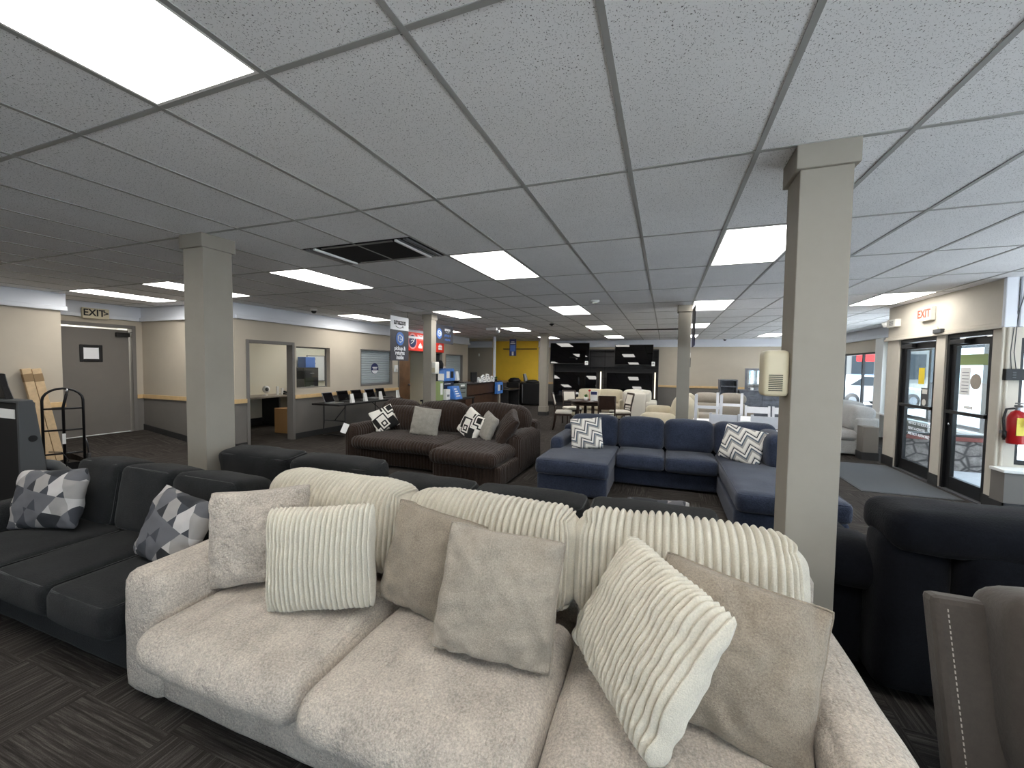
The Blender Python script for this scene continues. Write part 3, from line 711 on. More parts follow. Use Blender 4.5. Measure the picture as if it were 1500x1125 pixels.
pillow('throw_pillow','geometric grey patterned throw pillow at the left end of the charcoal sofa',.56,.42,.17,'shard_print',(-4.0,1.52,.66),yaw=.2,tilt=-.25,roll=-.08,seed=11,nz=.008,group='patterned pillows on the charcoal sofa')
pillow('throw_pillow','geometric grey patterned throw pillow partly hidden behind the cream sofa arm',.5,.42,.16,'shard_print',(-2.66,1.52,.655),yaw=.0,tilt=-.35,roll=.12,seed=12,nz=.008,group='patterned pillows on the charcoal sofa')

def back_sofa(label, x0, x1, cuts, seed, zt=.885):
    s = thing('sofa', label, 'sofa', ((x0+x1)/2, 2.85, 0))
    S(s,'base',x0,x1,2.42,3.25,.03,.28,K,.03); S(s,'back_frame',x0,x1,2.32,2.52,.05,.66,K,.06)
    for q in (x0, x1-.2): S(s,'arm',q,q+.2,2.45,3.25,.03,.58,K,.06)
    cs = [x0+.0]+cuts+[x1]
    for k in range(len(cs)-1):
        S(s,'seat_cushion',max(cs[k],x0+.2),min(cs[k+1],x1-.2),2.75,3.3,.27,.45,K,.05,(0,.01,.02),(14,14,8))
        S(s,'back_cushion',cs[k]+.008,cs[k+1]-.008,2.44,2.7,.4,zt,K,.055,(.01,.03,.02),(18,10,14),None,(.008,5,4,4),seed+k,tilt=.14,welt='top')
back_sofa('charcoal loveseat turned away, its low back just right of the near left column', -3.6,-1.97,[-2.78],40)
back_sofa('charcoal sofa turned away, back cushions peeking over the cream sofa', -1.95,.32,[-1.2,-.42],45,.8)
pillow('throw_pillow','grey patterned pillow corner showing above the turned-away charcoal sofa',.4,.4,.14,'shard_print',(-.02,2.86,.575),yaw=PI,tilt=-.2,seed=13)

# ================================================================== BROWN SECTIONAL
W = 'brown_plush'; RW = (.055, .011, True)
s = thing('sectional_sofa','dark brown wide-ribbed plush sectional with a chaise on its right','sofa',(-3.4,5.9,0))
S(s,'base',-4.72,-2.98,5.33,6.75,.02,.3,W,.03,rib=RW,n=(8,10,10))
S(s,'chaise_base',-2.99,-1.965,4.88,6.75,.02,.3,W,.04,rib=RW,n=(8,10,10))
S(s,'arm',-4.95,-4.68,5.3,6.75,.02,.64,W,.12,(.02,.02,.0),rib=RW,n=(8,10,16))
S(s,'arm',-2.25,-1.95,5.55,6.75,.02,.63,W,.13,(.02,.02,.0),rib=RW,n=(8,10,16),seed=3)
S(s,'seat_cushion',-4.68,-3.0,5.16,6.3,.28,.47,W,.085,(0,.02,.04),(8,14,10),RW,(.008,4,4,4),3)
S(s,'chaise_cushion',-3.02,-2.02,4.8,6.3,.28,.475,W,.085,(.01,.02,.05),(8,16,10),RW,(.008,4,4,4),4)
S(s,'back_frame',-4.95,-1.97,6.45,6.8,.05,.72,W,.1,rib=RW,n=(8,8,10))
for k,(a,b,z) in enumerate(((-4.98,-4.2,.93),(-4.2,-3.2,.93),(-3.22,-2.08,.94))):
    S(s,'back_cushion',a,b,6.2,6.62,.43,z,W,.17,(.02,.03,.06),(8,12,20),RW,(.012,3,3,3),50+k,tilt=-.1)
S(s,'loose_back_cushion',-4.62,-3.72,5.95,6.2,.45,.89,W,.1,(.01,.04,.02),(8,12,18),RW,(.01,4,4,4),60,tilt=-.12)
s['label'] = 'dark brown wide-ribbed plush sectional with a chaise on its right'
tag_ = put(MB().box(-.05,.05,-.003,.003,-.08,.08), 'price_tag', 'paper', loc=(-4.86,5.27,.575)); tag_.rotation_euler = (-.35,.25,.2)
tag(tag_, 'white tag hanging on the left arm of the brown sectional', 'tag')
pillow('throw_pillow','black and white pillow at the left end of the brown sectional',.42,.42,.14,'maze_print',(-4.52,5.83,.68),yaw=.5,tilt=-.3,roll=-.45,seed=21,group='pillows on the brown sectional')
pillow('throw_pillow','grey tweed pillow standing alone in the middle of the brown sectional',.5,.48,.17,'grey_tweed',(-3.62,5.72,.7),yaw=.12,tilt=-.25,roll=.08,seed=22,group='pillows on the brown sectional')
pillow('throw_pillow','black and white pillow leaning on the chaise side of the brown sectional',.5,.46,.16,'maze_print',(-2.83,5.8,.69),yaw=-.35,tilt=-.35,roll=.42,seed=23,group='pillows on the brown sectional')
pillow('throw_pillow','grey tweed pillow between the black and white pillow and the brown loose pillow',.5,.42,.17,'grey_tweed',(-2.53,5.74,.69),yaw=-.75,tilt=-.4,roll=.2,seed=24,group='pillows on the brown sectional')
pillow('throw_pillow','dark brown plush pillow slumped on the right arm of the brown sectional',.62,.52,.22,'brown_plush',(-2.22,5.75,.69),yaw=-1.0,tilt=-.6,roll=.25,rib=(.05,.008,False),seed=25,group='pillows on the brown sectional')

# ================================================================== BLUE SECTIONAL
V = 'navy_fabric'
s = thing('sectional_sofa','navy blue U-shaped sectional with two chaises beyond the cream sofa','sofa',(0,5.7,0))
S(s,'chaise_base',-1.5,-.62,4.97,6.7,.02,.27,V,.03); S(s,'base',-.64,.68,5.78,6.7,.02,.27,V,.03); S(s,'chaise_base',.66,1.57,4.36,6.7,.02,.27,V,.03,seed=4)
S(s,'chaise_cushion',-1.52,-.6,4.93,6.25,.265,.46,V,.05,(0,.01,.02),(18,24,8),None,(.005,4,4,4),2,welt='top')
S(s,'seat_cushion',-.6,.03,5.64,6.3,.265,.455,V,.05,(0,.015,.025),(14,14,8),None,(.005,4,4,4),3,welt='top')
S(s,'seat_cushion',.035,.665,5.64,6.3,.265,.455,V,.05,(0,.015,.025),(14,14,8),None,(.005,4,4,4),5,welt='top')
S(s,'chaise_cushion',.665,1.58,4.31,6.25,.265,.46,V,.06,(0,.01,.025),(18,30,8),None,(.006,4,4,4),6,welt='top')
S(s,'arm',-1.52,-1.34,5.65,6.7,.02,.62,V,.07,(.005,.01,.01),welt='face')
S(s,'arm',1.34,1.6,5.75,6.7,.02,.62,V,.07,(.01,.01,.01))
S(s,'back_frame',-1.5,1.58,6.45,6.75,.04,.7,V,.06)
for k,(a,b,z) in enumerate(((-1.33,-.63,.885),(-.625,.015,.885),(.02,.655,.885),(.66,1.4,.885))):
    S(s,'back_cushion',a,b,6.13,6.45,.43,z,V,.1,(.01,.04,.02),(18,12,20),None,(.009,4,4,4),70+k,tilt=-.12)
S(s,'side_cushion',1.15,1.38,5.5,6.15,.45,.85,V,.09,(.03,.01,.02),seed=77)
pillow('throw_pillow','white and grey zigzag pillow at the left end of the navy sectional',.46,.46,.15,'zigzag_print',(-1.02,5.8,.68),yaw=.05,tilt=-.3,roll=-.12,seed=31,group='zigzag pillows on the navy sectional')
pillow('throw_pillow','white and grey zigzag pillow in the right corner of the navy sectional by the column',.5,.46,.15,'zigzag_print',(.93,5.75,.68),yaw=-.35,tilt=-.3,roll=.18,seed=32,group='zigzag pillows on the navy sectional')

# ================================================================== RIGHT FOREGROUND SEATS
N = 'dark_navy_fabric'
s = thing('reclining_sofa','dark navy reclining sofa seen from behind on the right','sofa',(2.0,2.9,0))
S(s,'base',1.02,3.0,2.62,3.3,.03,.42,N,.06)
S(s,'back_panel',1.0,1.28,2.45,2.68,.06,.86,N,.07,(0,.02,0),tilt=.04); 
S(s,'back_panel',1.27,2.1,2.38,2.68,.06,.87,N,.06,(0,.03,0),(18,8,20),tilt=.02,seed=4)
S(s,'back_panel',2.11,2.95,2.38,2.68,.06,.87,N,.06,(0,.03,0),(18,8,20),tilt=.02,seed=5)
S(s,'head_cushion',1.02,2.08,2.36,2.74,.78,.975,N,.075,(.01,.03,.015),(22,12,10),None,(.01,4,4,4),6)
S(s,'head_cushion',2.1,3.0,2.36,2.74,.78,.975,N,.075,(.01,.03,.02),(22,12,10),None,(.01,4,4,4),7)
S(s,'seat_cushion',1.1,2.05,2.7,3.35,.4,.55,N,.07); S(s,'seat_cushion',2.07,2.95,2.7,3.35,.4,.55,N,.07)
S(s,'arm',.82,1.08,2.62,3.4,.03,.56,N,.1,(.01,.01,.0)); S(s,'arm_pad',.8,1.12,2.52,2.9,.5,.72,N,.1,(.01,.02,.02),seed=8)
S(s,'arm_pad',.82,1.1,2.92,3.42,.5,.66,N,.08,(.01,.01,.02),seed=9)
s = thing('recliner','taupe suede recliner with contrast stitching right of the cream sofa','chair',(1.4,1.4,0))
T = 'taupe_suede'
def slab(root, name, prof, x0, x1, m, stitch=None):
    o = put(MB().prism(prof, 'x', x0, x1), name, m, root, bev=.02)
    return o
rx, ry = 1.4, 1.4
pw = [(1.56-ry,.3),(1.64-ry,.3),(1.81-ry,.875),(1.735-ry,.885)]
slab(s,'wing_panel',pw,.852-rx,1.06-rx,T); slab(s,'wing_panel',pw,1.6-rx,1.8-rx,T)
S(s,'back_cushion',.985,1.68,1.5,1.76,.42,.95,T,.07,(.01,.05,.02),(20,14,20),None,(.006,4,4,4),5,tilt=-.2)
put(MB().tube([(1.035-rx,1.488-ry,.45),(1.03-rx,1.515-ry,.6),(1.03-rx,1.545-ry,.75),(1.04-rx,1.58-ry,.87),(1.1-rx,1.6-ry,.93),(1.21-rx,1.6-ry,.955)],.0035,6),'seam','taupe_dark',s,True)
mb = MB()
for k in range(34):
    q = k/34; z = .33+.53*q; y = 1.56+.175*(z-.3)/.585
    mb.cyl((.888-rx,y-ry-.0015,z),(.888-rx,y-ry+.0012,z+.009),.0018,5)
put(mb,'stitching','stitch',s)
S(s,'seat_cushion',.98,1.62,.75,1.5,.3,.46,T,.08,(0,.02,.03)); S(s,'base',.86,1.74,.85,1.75,.04,.32,T,.05)
S(s,'arm',.76,.97,.72,1.3,.04,.58,T,.09,(.01,.01,.01)); S(s,'arm',1.63,1.84,.72,1.3,.04,.6,T,.09,(.01,.01,.01))

# ================================================================== LEFT SIDE OBJECTS
t = thing('hand_truck','black two-wheeled hand truck standing near the grey exit door','hand truck',(-8.1,3.25,0),1.15)
pl = [(-.2,0,.12),(-.2,0,1.05)]+[(-.2+.2*(1-math.cos(a)),0,1.05+.17*math.sin(a)) for a in [PI*k/10 for k in range(1,10)]]+[(.2,0,1.05),(.2,0,.12)]
put(MB().tube(pl,.016,10),'frame_tube','black_metal',t,True)
put(MB().tube([(0,0,.1),(0,0,.95),(.02,-.02,1.05),(.05,-.03,1.2)],.017,10),'center_tube','black_metal',t,True)
for z in (.28,.62,.93): put(MB().tube([(-.2,0,z),(.2,0,z)],.013,8),'cross_bar','black_metal',t,True)
put(MB().tube([(.035,-.03,1.14),(.04,-.045,1.19),(.045,-.035,1.21)],.012,8),'grip_clip','chrome',t,True)
box('label_sticker','paper',t,-.018,.018,-.021,-.017,.42,.57)
put(MB().box(-.22,.22,-.26,0,0,.012).box(-.22,.22,-.006,.006,0,.14),'toe_plate','black_metal',t)
for x in (-.24,.24):
    wh = put(MB().cyl((x-.025,.08,.12),(x+.025,.08,.12),.12,20),'wheel','tyre',t,True); put(MB().cyl((x-.03,.08,.12),(x+.03,.08,.12),.05,14),'hub','steel',wh)
    put(MB().tube([(x*.85,0,.5),(x*.95,.03,.4),(x,.06,.25)],.01,8),'side_brace','steel',t,True)
for k,(dy,lab) in enumerate(((0,'strapped pale timber plank leaning on the wall, left one of the pair'),(.115,'strapped pale timber plank leaning on the wall, right one of the pair'))):
    o = put(MB().box(0,.055,0,.1,0,1.5),'timber_plank','lumber_wood',bev=.003)
    o.rotation_euler = (.16,0,0); o.location = (-9.16,3.45+dy*.95,.0)
    tag(o,lab,'timber','timber planks by the wall')
    box('strap','strap_tan',o,-.002,.057,-.002,.102,1.3,1.42)
# black cabinet with a grey side
t = thing('display_cabinet','black cabinet with a grey side panel, white label and round port at the left edge','cabinet',(-6.3,2.2,0))
put(MB().box(-1.0,-.02,.0,.12,.06,1.17),'body','matte_black',t)
pr = [(-.02,.04),(.2,.04),(.17,.55),(.105,1.17),(.085,1.2),(-.02,1.2)]
sp = put(MB().prism(pr,'x',-.03,.02),'side_panel','grey_plastic',t,bev=.012)
put(MB().cyl((.012,.078,.79),(.0225,.078,.79),.035,24),'round_port','black_plastic',sp)
put(MB().box(-1.0,-.03,-.02,.11,1.17,1.2),'top_panel','grey_plastic',t,bev=.01)
box('label_card','paper',t,-.6,-.1,-.006,-.001,1.0,1.1)
put(MB().prism([(-1.0,1.2),(-.33,1.2),(-.43,1.33),(-.5,1.47),(-1.0,1.5)],'y',.02,.08),'tilted_screen','black_plastic',t,bev=.01)
put(MB().tube([(-.05,.14,.5),(-.03,.26,.46),(.0,.36,.33),(.02,.44,.06)],.055,10),'foot_brace','grey_plastic',t,True)
put(MB().tube([(.0,.2,.62),(.01,.3,.6),(.02,.35,.5),(.01,.33,.42)],.005,6),'power_cord','black_plastic',t,True)
# exit sign over the grey door
t = thing('exit_sign','old EXIT sign with arrow on the wall above the grey door','sign',(-9.97,4.47,2.5))
put(MB().box(0,.06,-.19,.19,-.1,.09),'sign_box','ivory_plastic',t,bev=.006)
text('EXIT',.17,'ink',t,(.062,-.03,0),'+x',sx=.9); text('>',.14,'ink',t,(.062,.14,0),'+x')

# office furniture
t = thing('office_desk','long pale desk inside the office seen through the doorway','desk',(-9.55,7.6,0))
put(MB().box(-.32,.36,-1.2,1.0,.75,.79),'desk_top','greige_fabric',t,bev=.004)
for y in (-1.15,.15,.95): put(MB().box(-.3,.3,y-.02,y+.02,0,.75),'leg_panel','hutch_black',t)
put(MB().box(-.28,-.25,-1.1,.9,.1,.2),'cable_tray','hutch_black',t)
def obj1(name,lab,cat,mb,m,loc,rz=0,bev=.003,smooth=False,group=None):
    o = put(mb,name,m,None,smooth,bev if not smooth else 0,loc); o.rotation_euler=(0,0,rz); return tag(o,lab,cat,group)
t = thing('desk_fan','round white fan at the left end of the office desk','fan',(-9.5,7.55,.79))
put(MB().cyl((0,0,0),(0,0,.02),.06,16).cyl((0,0,.02),(0,0,.1),.012,8),'stand','white_plastic',t)
put(MB().cyl((.0,0,.16),(.06,0,.16),.085,24),'fan_cage','white_plastic',t,True); put(MB().cyl((.06,0,.16),(.065,0,.16),.05,20),'fan_center','grey_plastic',t,True)
obj1('brochure_stand','tall white upright brochure on the office desk','brochure',MB().box(-.02,.02,-.03,.03,0,.22),'paper',(-9.45,7.86,.79))
obj1('brochure_stand','second shorter white upright brochure on the office desk, by the telephone','brochure',MB().box(-.02,.02,-.03,.03,0,.17),'paper',(-9.45,8.0,.79))
t = thing('telephone','black telephone on the office desk','telephone',(-9.4,8.1,.79))
put(MB().prism([(-.1,0),(.1,0),(.1,.02),(-.1,.06)],'y',-.09,.09),'base','black_plastic',t,bev=.006); put(MB().tube([(-.08,-.06,.09),(.0,-.065,.075),(.08,-.06,.06)],.02,8),'handset','black_plastic',t,True)
obj1('paper_stack','flat stack of white papers at the right end of the office desk','papers',MB().box(-.12,.12,-.16,.16,0,.02),'paper',(-9.4,8.36,.79),.1)
t = thing('cardboard_box','tall cardboard box on the floor inside the office doorway','box',(-8.3,7.12,0))
put(MB().box(-.2,.2,-.14,.2,0,.57),'carton','cardboard',t,bev=.004); box('tape','strap_tan',t,-.202,.202,.0,.05,.02,.572)
t = thing('whiteboard','white board with rows of writing on the office back wall','whiteboard',(-9.9,9.55,0))
box('board','whiteboard',t,.0,.015,-.32,.32,1.1,1.84); put(MB().box(.0,.022,-.34,-.32,1.08,1.86).box(0,.022,.32,.34,1.08,1.86).box(0,.022,-.32,.32,1.84,1.86).box(0,.05,-.32,.32,1.08,1.1),'frame','steel',t)
mb = MB()
for r in range(5):
    for c_ in range(2):
        z = 1.74-r*.13; y = -.26+c_*.17
        mb.box(.0155,.017,y,y+.08,z,z+.018).box(.0155,.017,y,y+.05,z-.04,z-.028)
put(mb,'writing','grey_ink',t)
t = thing('file_cabinet','dark cabinet with drawers standing in the office, seen through the window','cabinet',(-9.62,8.98,0))
put(MB().box(-.25,.2,-.3,.2,0,1.5),'body','matte_black',t,bev=.004)
for k in range(4):
    dr = put(MB().box(.2,.215,-.27,.17,.08+k*.35,.4+k*.35),'drawer','hutch_black',t,bev=.003); put(MB().box(.215,.235,-.12,.02,.28+k*.35,.3+k*.35),'handle','steel',dr)
obj1('storage_bin','pale blue bin on top of the dark office cabinet','bin',MB().box(-.15,.15,-.22,.12,0,.3),'sign_blue',(-9.62,9.0,1.5),bev=.01)
# picture inside the passage
t = thing('framed_notice','framed white notice on the passage wall behind the left door','frame',(-8.65,12.0,1.2))
put(MB().box(0,.02,-.27,.27,-.38,.38),'frame','black_plastic',t,bev=.003); box('notice_sheet','paper',t,.018,.022,-.23,.23,-.34,.34)

# folding table with laptops
t = thing('folding_table','black folding table along the left wall carrying the laptops','table',(-6.88,7.9,0))
put(MB().box(-.38,.38,-1.02,1.25,.71,.745),'table_top','matte_black',t,bev=.008)
for y in (-.75,1.0):
    put(MB().tube([(-.3,y,.71),(-.3,y,.3),(-.33,y,.03),(.33,y,.03),(.3,y,.3),(.3,y,.71)],.013,8),'leg','black_metal',t,True)
    put(MB().tube([(-.3,y,.35),(.3,y,.35)],.01,8),'leg_brace','black_metal',t,True); put(MB().tube([(0,y,.35),(0,y*.45,.7)],.01,8),'strut','black_metal',t,True)
def laptop(lab,x,y,rz,m,first=[None]):
    l = thing('laptop',lab,'laptop',(x,y,.745),rz,'laptops on the folding table')
    put(MB().box(-.12,.12,-.17,.17,0,.016),'keyboard_base',m,l,bev=.003)
    sc_ = put(MB().prism([(-.12,.016),(-.105,.016),(-.195,.24),(-.207,.235)],'y',-.17,.17),'screen_lid',m,l)
    put(MB().prism([(-.1045,.03),(-.103,.03),(-.188,.225),(-.19,.225)],'y',-.155,.155),'screen','screen_glass',sc_)
laptop('open silver laptop nearest the camera on the folding table',-6.85,7.12,.15,'steel')
laptop('black laptop behind the first price card on the folding table',-6.95,7.66,0,'black_plastic')
laptop('black laptop behind the second price card on the folding table',-6.95,8.12,0,'black_plastic')
laptop('grey laptop behind the third price card on the folding table',-6.95,8.6,0,'steel')
laptop('black laptop at the far end of the folding table',-6.95,9.02,0,'black_plastic')
for y,lab in ((7.42,'white price card nearest the silver laptop'),(7.86,'white price card second from the silver laptop'),(8.42,'white price card third from the silver laptop'),(9.12,'thin white price card at the far end of the folding table')):
    o = put(MB().prism([(-.03,0),(.03,0),(-.02,.2),(-.03,.2)],'y',-.055,.055),'price_card','paper',loc=(-6.62,y,.745)); o.rotation_euler=(0,0,.1)
    tag(o,lab,'price card','price cards on the folding table')
    put(MB().box(.008,.012,-.03,.03,.05,.06).box(-.008,-.004,-.03,.03,.11,.12),'print','grey_ink',o)
t = thing('wall_alarm','white alarm unit on the wall below the hanging vertical banner','alarm',(-7.36,10.0,1.5))
put(MB().box(0,.05,-.07,.07,-.1,.1),'housing','white_plastic',t,bev=.01); put(MB().cyl((.05,0,-.02),(.07,0,-.02),.04,16),'sounder','light_plastic',t,True)

# ================================================================== HANGING SIGNS
def loop_smile(cy,cz,w,d,x,m,par,th=.008):
    pts=[]
    for k in range(13):
        q=-1+2*k/12; pts.append((x,cy+w*q,cz-d*(1-q*q)))
    put(MB().tube(pts,th,6),'smile_mark',m,par,True)
    put(MB().tube([(x,cy+w*.75,cz+.012),(x,cy+w*1.02,cz+.004),(x,cy+w*.98,cz-.03)],th*.8,6),'arrow_mark',m,par,True)
def parcel_mark(cy,cz,r,x,par):
    d = put(MB().cyl((x-.004,cy,cz),(x,cy,cz),r,32),'round_emblem','sign_blue',par)
    q=r*.55; X=x+.004
    put(MB().tube([(X,cy-q,cz+q*.7),(X,cy-q*.2,cz+q),(X,cy+q*.9,cz+q*.45),(X,cy+q*.9,cz-q*.5),(X,cy+q*.5,cz-q*.7)],r*.09,6),'box_outline','sign_white',d,True)
    put(MB().tube([(X,cy-q,cz+q*.7),(X,cy-q,cz-q*.55),(X,cy-q*.1,cz-q*1.0),(X,cy+q*.3,cz-q*.8)],r*.09,6),'box_outline','sign_white',d,True)
    put(MB().tube([(X,cy-q*.1,cz+q*.3),(X,cy-q*.1,cz-q*.25),(X,cy+q*.5,cz-q*.1)],r*.08,6),'arrow_outline','sign_white',d,True)
t = thing('hanging_sign','tall hanging banner, white top with brand lettering over dark pickup and returns panel','sign',(-5.0,6.94,0))
put(MB().box(-.006,.006,-.295,.295,1.7,2.31),'banner_lower','sign_dark',t); put(MB().box(-.006,.006,-.295,.295,2.31,2.575),'banner_top','sign_white',t)
text('amazon',.155,'ink',t,(.008,0,2.465),'+x',sx=.82); loop_smile(-.02,2.385,.12,.035,.009,'ink',t,.006)
parcel_mark(0,2.14,.135,.011,t)
for b,z in (('pickup &',1.945),('returns',1.855),('inside',1.765)): text(b,.115,'sign_white',t,(.008,0,z),'+x',sx=.9)
for y in (-.25,.25): put(MB().cyl((0,y,2.57),(0,y*1.1,CE),.004,6),'hanging_wire','steel',t)
t = thing('hanging_sign','dark horizontal hanging sign with blue emblem, right of the far left column','sign',(-4.85,8.45,0))
put(MB().box(-.006,.006,-.42,.42,2.12,2.545),'banner_panel','sign_dark',t)
parcel_mark(-.24,2.34,.12,.011,t); text('amazon',.1,'sign_white',t,(.008,.14,2.455),'+x',sx=.85); loop_smile(.13,2.405,.08,.025,.009,'sign_white',t,.004)
text('pickup &',.085,'sign_blue',t,(.008,.14,2.32),'+x'); text('returns',.085,'sign_blue',t,(.008,.14,2.22),'+x')
for y in (-.36,.36): put(MB().cyl((0,y,2.54),(0,y,CE),.004,6),'hanging_wire','steel',t)
t = thing('wall_banner','red banner over the passage opening behind the far left column','banner',(-7.3,11.6,0))
put(MB().box(-.02,.0,-1.05,1.1,2.05,2.62),'red_panel','sign_red',t,bev=.01)
d = put(MB().cyl((-.002,-.82,2.34),(.006,-.82,2.34),.24,32),'emblem_ring','soft_red',t); put(MB().cyl((.004,-.82,2.34),(.01,-.82,2.34),.19,32),'emblem_disc','sign_navy',d)
put(MB().tube([(.012,-.92,2.26),(.012,-.82,2.3),(.012,-.72,2.42)],.012,6).tube([(.012,-.92,2.34),(.012,-.84,2.38),(.012,-.74,2.34)],.01,6),'emblem_stroke','sign_white',d)
text('WORRY',.14,'sign_white',t,(.008,-.3,2.5),'+x',sx=1.0)
put(MB().box(.0,.004,-.48,.8,2.395,2.41),'white_rule','soft_red',t)
put(MB().box(0,.005,-.5,-.28,2.14,2.22).box(0,.005,-.45,-.33,2.22,2.27).box(0,.005,-.41,-.37,2.27,2.31),'white_icon','sign_white',t)
put(MB().box(0,.005,.72,.96,2.14,2.2).box(0,.005,.72,.96,2.22,2.28).box(0,.005,.76,.92,2.29,2.32),'white_icon','sign_white',t)
t = thing('hanging_sign','small blue vertical sign hanging in front of the yellow wall','sign',(-5.2,14,0))
put(MB().box(-.13,.13,-.006,.006,1.98,2.59),'banner_panel','sign_navy',t); put(MB().box(-.1,.1,-.009,-.006,2.15,2.38),'blue_picture','sign_blue',t)
put(MB().box(-.09,.09,-.009,-.006,2.42,2.45).box(-.06,.06,-.009,-.006,2.48,2.5),'print','sign_white',t); put(MB().box(-.035,.035,-.009,-.006,2.0,2.14),'white_panel','sign_white',t)
put(MB().cyl((0,0,2.58),(0,0,CE),.004,6),'hanging_wire','steel',t)
t = thing('hanging_sign','dark sign seen nearly edge-on beside the thin far column','sign',(.42,7.32,0))
put(MB().box(-.006,.006,-.3,.28,2.02,2.62),'banner_panel','sign_dark',t); put(MB().box(-.007,.007,-.3,.28,1.98,2.16),'navy_panel','sign_navy',t)
for k in range(3): put(MB().box(.006,.008,-.2,.18,2.22+k*.12,2.28+k*.12),'print','grey_ink',t)
for y in (-.25,.2): put(MB().tube([(0,y,2.6),(.0,y+.02,2.66),(0,y,CE)],.004,6),'hanging_wire','steel',t)
t = thing('wall_control','small dark framed control plate on the thin far column','control',(.4,7.77,1.72))
put(MB().box(0,.012,-.055,.055,-.08,.08),'plate','grey_plastic',t); box('card','paper',t,0,.008,-.05,.03,.1,.17)
# chime boxes on columns
def chime(lab,loc,sx,sy,sz,s):
    t = thing('chime_box',lab,'chime box',loc)
    V_,F_ = softmesh(sx,sy,sz,.022,(0,0,0),(10,10,12)); link('housing',[(v.x-s*sx/2,v.y,v.z) for v in V_],F_,'ivory_plastic',t,True)
    mb=MB()
    for k in range(9): mb.box(-.092,-.03,-sy/2-.002,-sy/2+.006,-sz*.38+k*.0098,-sz*.38+k*.0098+.0045)
    put(mb,'grille_slots','dark_void',t); return t
chime('ivory chime box with slotted grille on the near right column',(.588,2.475,1.607),.115,.13,.235,1)
t = thing('chime_box','ivory chime box on the right face of the far left column','chime box',(-4.715,7.75,1.56))
V_,F_ = softmesh(.1,.16,.26,.015,(0,0,0),(8,8,10)); link('housing',[(v.x+.05,v.y,v.z) for v in V_],F_,'light_plastic',t,True)
box('cover_panel','ivory_plastic',t,.01,.09,-.084,-.079,-.1,.0)
t = thing('thermostat','white thermostat on the wall between the passage and the far shutter','thermostat',(XL-.003,12.82,1.5))
put(MB().box(0,.03,-.07,.07,-.06,.06),'housing','white_plastic',t,bev=.006); box('display','grey_plastic',t,.03,.032,-.03,.04,-.01,.03)

# ================================================================== SERVICE DESK AND RETAIL DISPLAY
t = thing('reception_desk','dark wood reception desk standing in front of the yellow wall','desk',(-5.57,12.4,0))
put(MB().box(-.62,.0,-1.3,1.3,.7,1.04),'upper_panel','desk_wood',t,bev=.006); put(MB().box(-.62,-.05,-1.3,1.25,.0,.68),'lower_panel','desk_wood',t,bev=.006)
put(MB().box(-.66,.05,-1.36,1.36,1.04,1.075),'counter_top','hutch_black',t,bev=.005); put(MB().box(-.1,.0,1.25,1.36,0,.7),'end_post','greige_fabric',t)
put(MB().box(-.64,-.03,-1.3,1.28,.68,.7),'shadow_gap','matte_black',t)
t = thing('side_counter','low dark counter extending behind the right end of the reception desk','counter',(-5.65,14.6,0))
put(MB().box(-.4,.3,-.6,.7,.7,.74),'counter_top','hutch_black',t,bev=.004)
for y in (-.55,.62): put(MB().box(-.36,.26,y,y+.04,0,.7),'leg_panel','hutch_black',t)
obj1('card_reader','small dark card reader on the low side counter','card reader',MB().prism([(-.1,0),(.08,0),(.08,.03),(-.1,.09)],'y',-.06,.06),'grey_plastic',(-5.6,14.5,.74))
t = thing('monitor','black monitor on the reception desk','monitor',(-5.72,11.85,1.075))
put(MB().box(-.02,.02,-.2,.2,.03,.33),'screen','black_plastic',t,bev=.005); put(MB().box(-.08,.08,-.1,.1,0,.012).box(-.03,-.01,-.03,.03,0,.1),'stand','black_plastic',t)
random.seed(3)
for k,(y,h,w_,lab) in enumerate(((12.06,.17,.12,'small white card in front of the desk monitor'),(12.22,.2,.14,'white leaflet right of the desk monitor'),(12.42,.24,.15,'white leaflet holder with printed panels, left of the tallest one on the desk'),(12.62,.27,.16,'tallest white leaflet holder on the desk'),(12.82,.25,.15,'white leaflet holder right of the tallest one on the desk'),(13.02,.19,.13,'white leaflet beside the plant on the desk'))):
    o = put(MB().prism([(-.06,0),(.05,0),(-.03,h),(-.05,h)],'y',-w_/2,w_/2),'leaflet_holder','paper',loc=(-5.62+.05*(k%2),y,1.075)); tag(o,lab,'leaflet','leaflets on the reception desk')
    for q in range(3): put(MB().prism([(.046-.07*(.15+q*.27)/1,h*(.15+q*.27)),(.05-.07*(.15+q*.27),h*(.15+q*.27)),(.05-.07*(.3+q*.27),h*(.3+q*.27)),(.046-.07*(.3+q*.27),h*(.3+q*.27))],'y',-w_*.36,w_*(.05 if q%2 else .3)),'print','grey_ink' if q!=1 else 'ink',o)
def plant(lab,loc,r,pot,group=None,ph=.08):
    t = thing('potted_plant',lab,'plant',loc,0,group)
    put(MB().lathe([(.001,0),(r*.6,0),(r*.75,ph),(r*.6,ph-.005),(.001,ph-.01)],seg=16),'pot',pot,t,True)
    mb = MB()
    for k in range(46):
        a=random.uniform(0,2*PI); e=random.uniform(.25,1.4); L=r*random.uniform(.8,1.5); d=Vector((math.cos(a)*math.cos(e),math.sin(a)*math.cos(e),math.sin(e))); s_=d.cross(Vector((0,0,1))).normalized()*r*.22
        b=Vector((0,0,ph)); m_=b+d*L*.55; mb.add([b,m_+s_,b+d*L,m_-s_],[(0,1,2,3)])
    put(mb,'foliage','plant_green',t); return t
plant('small dark plant at the right end of the reception desk',(-5.6,13.4,1.075),.07,'black_plastic')
t = thing('phone_display','blue phone display box hanging at the right end of the reception desk front','display',(-5.515,13.35,.64))
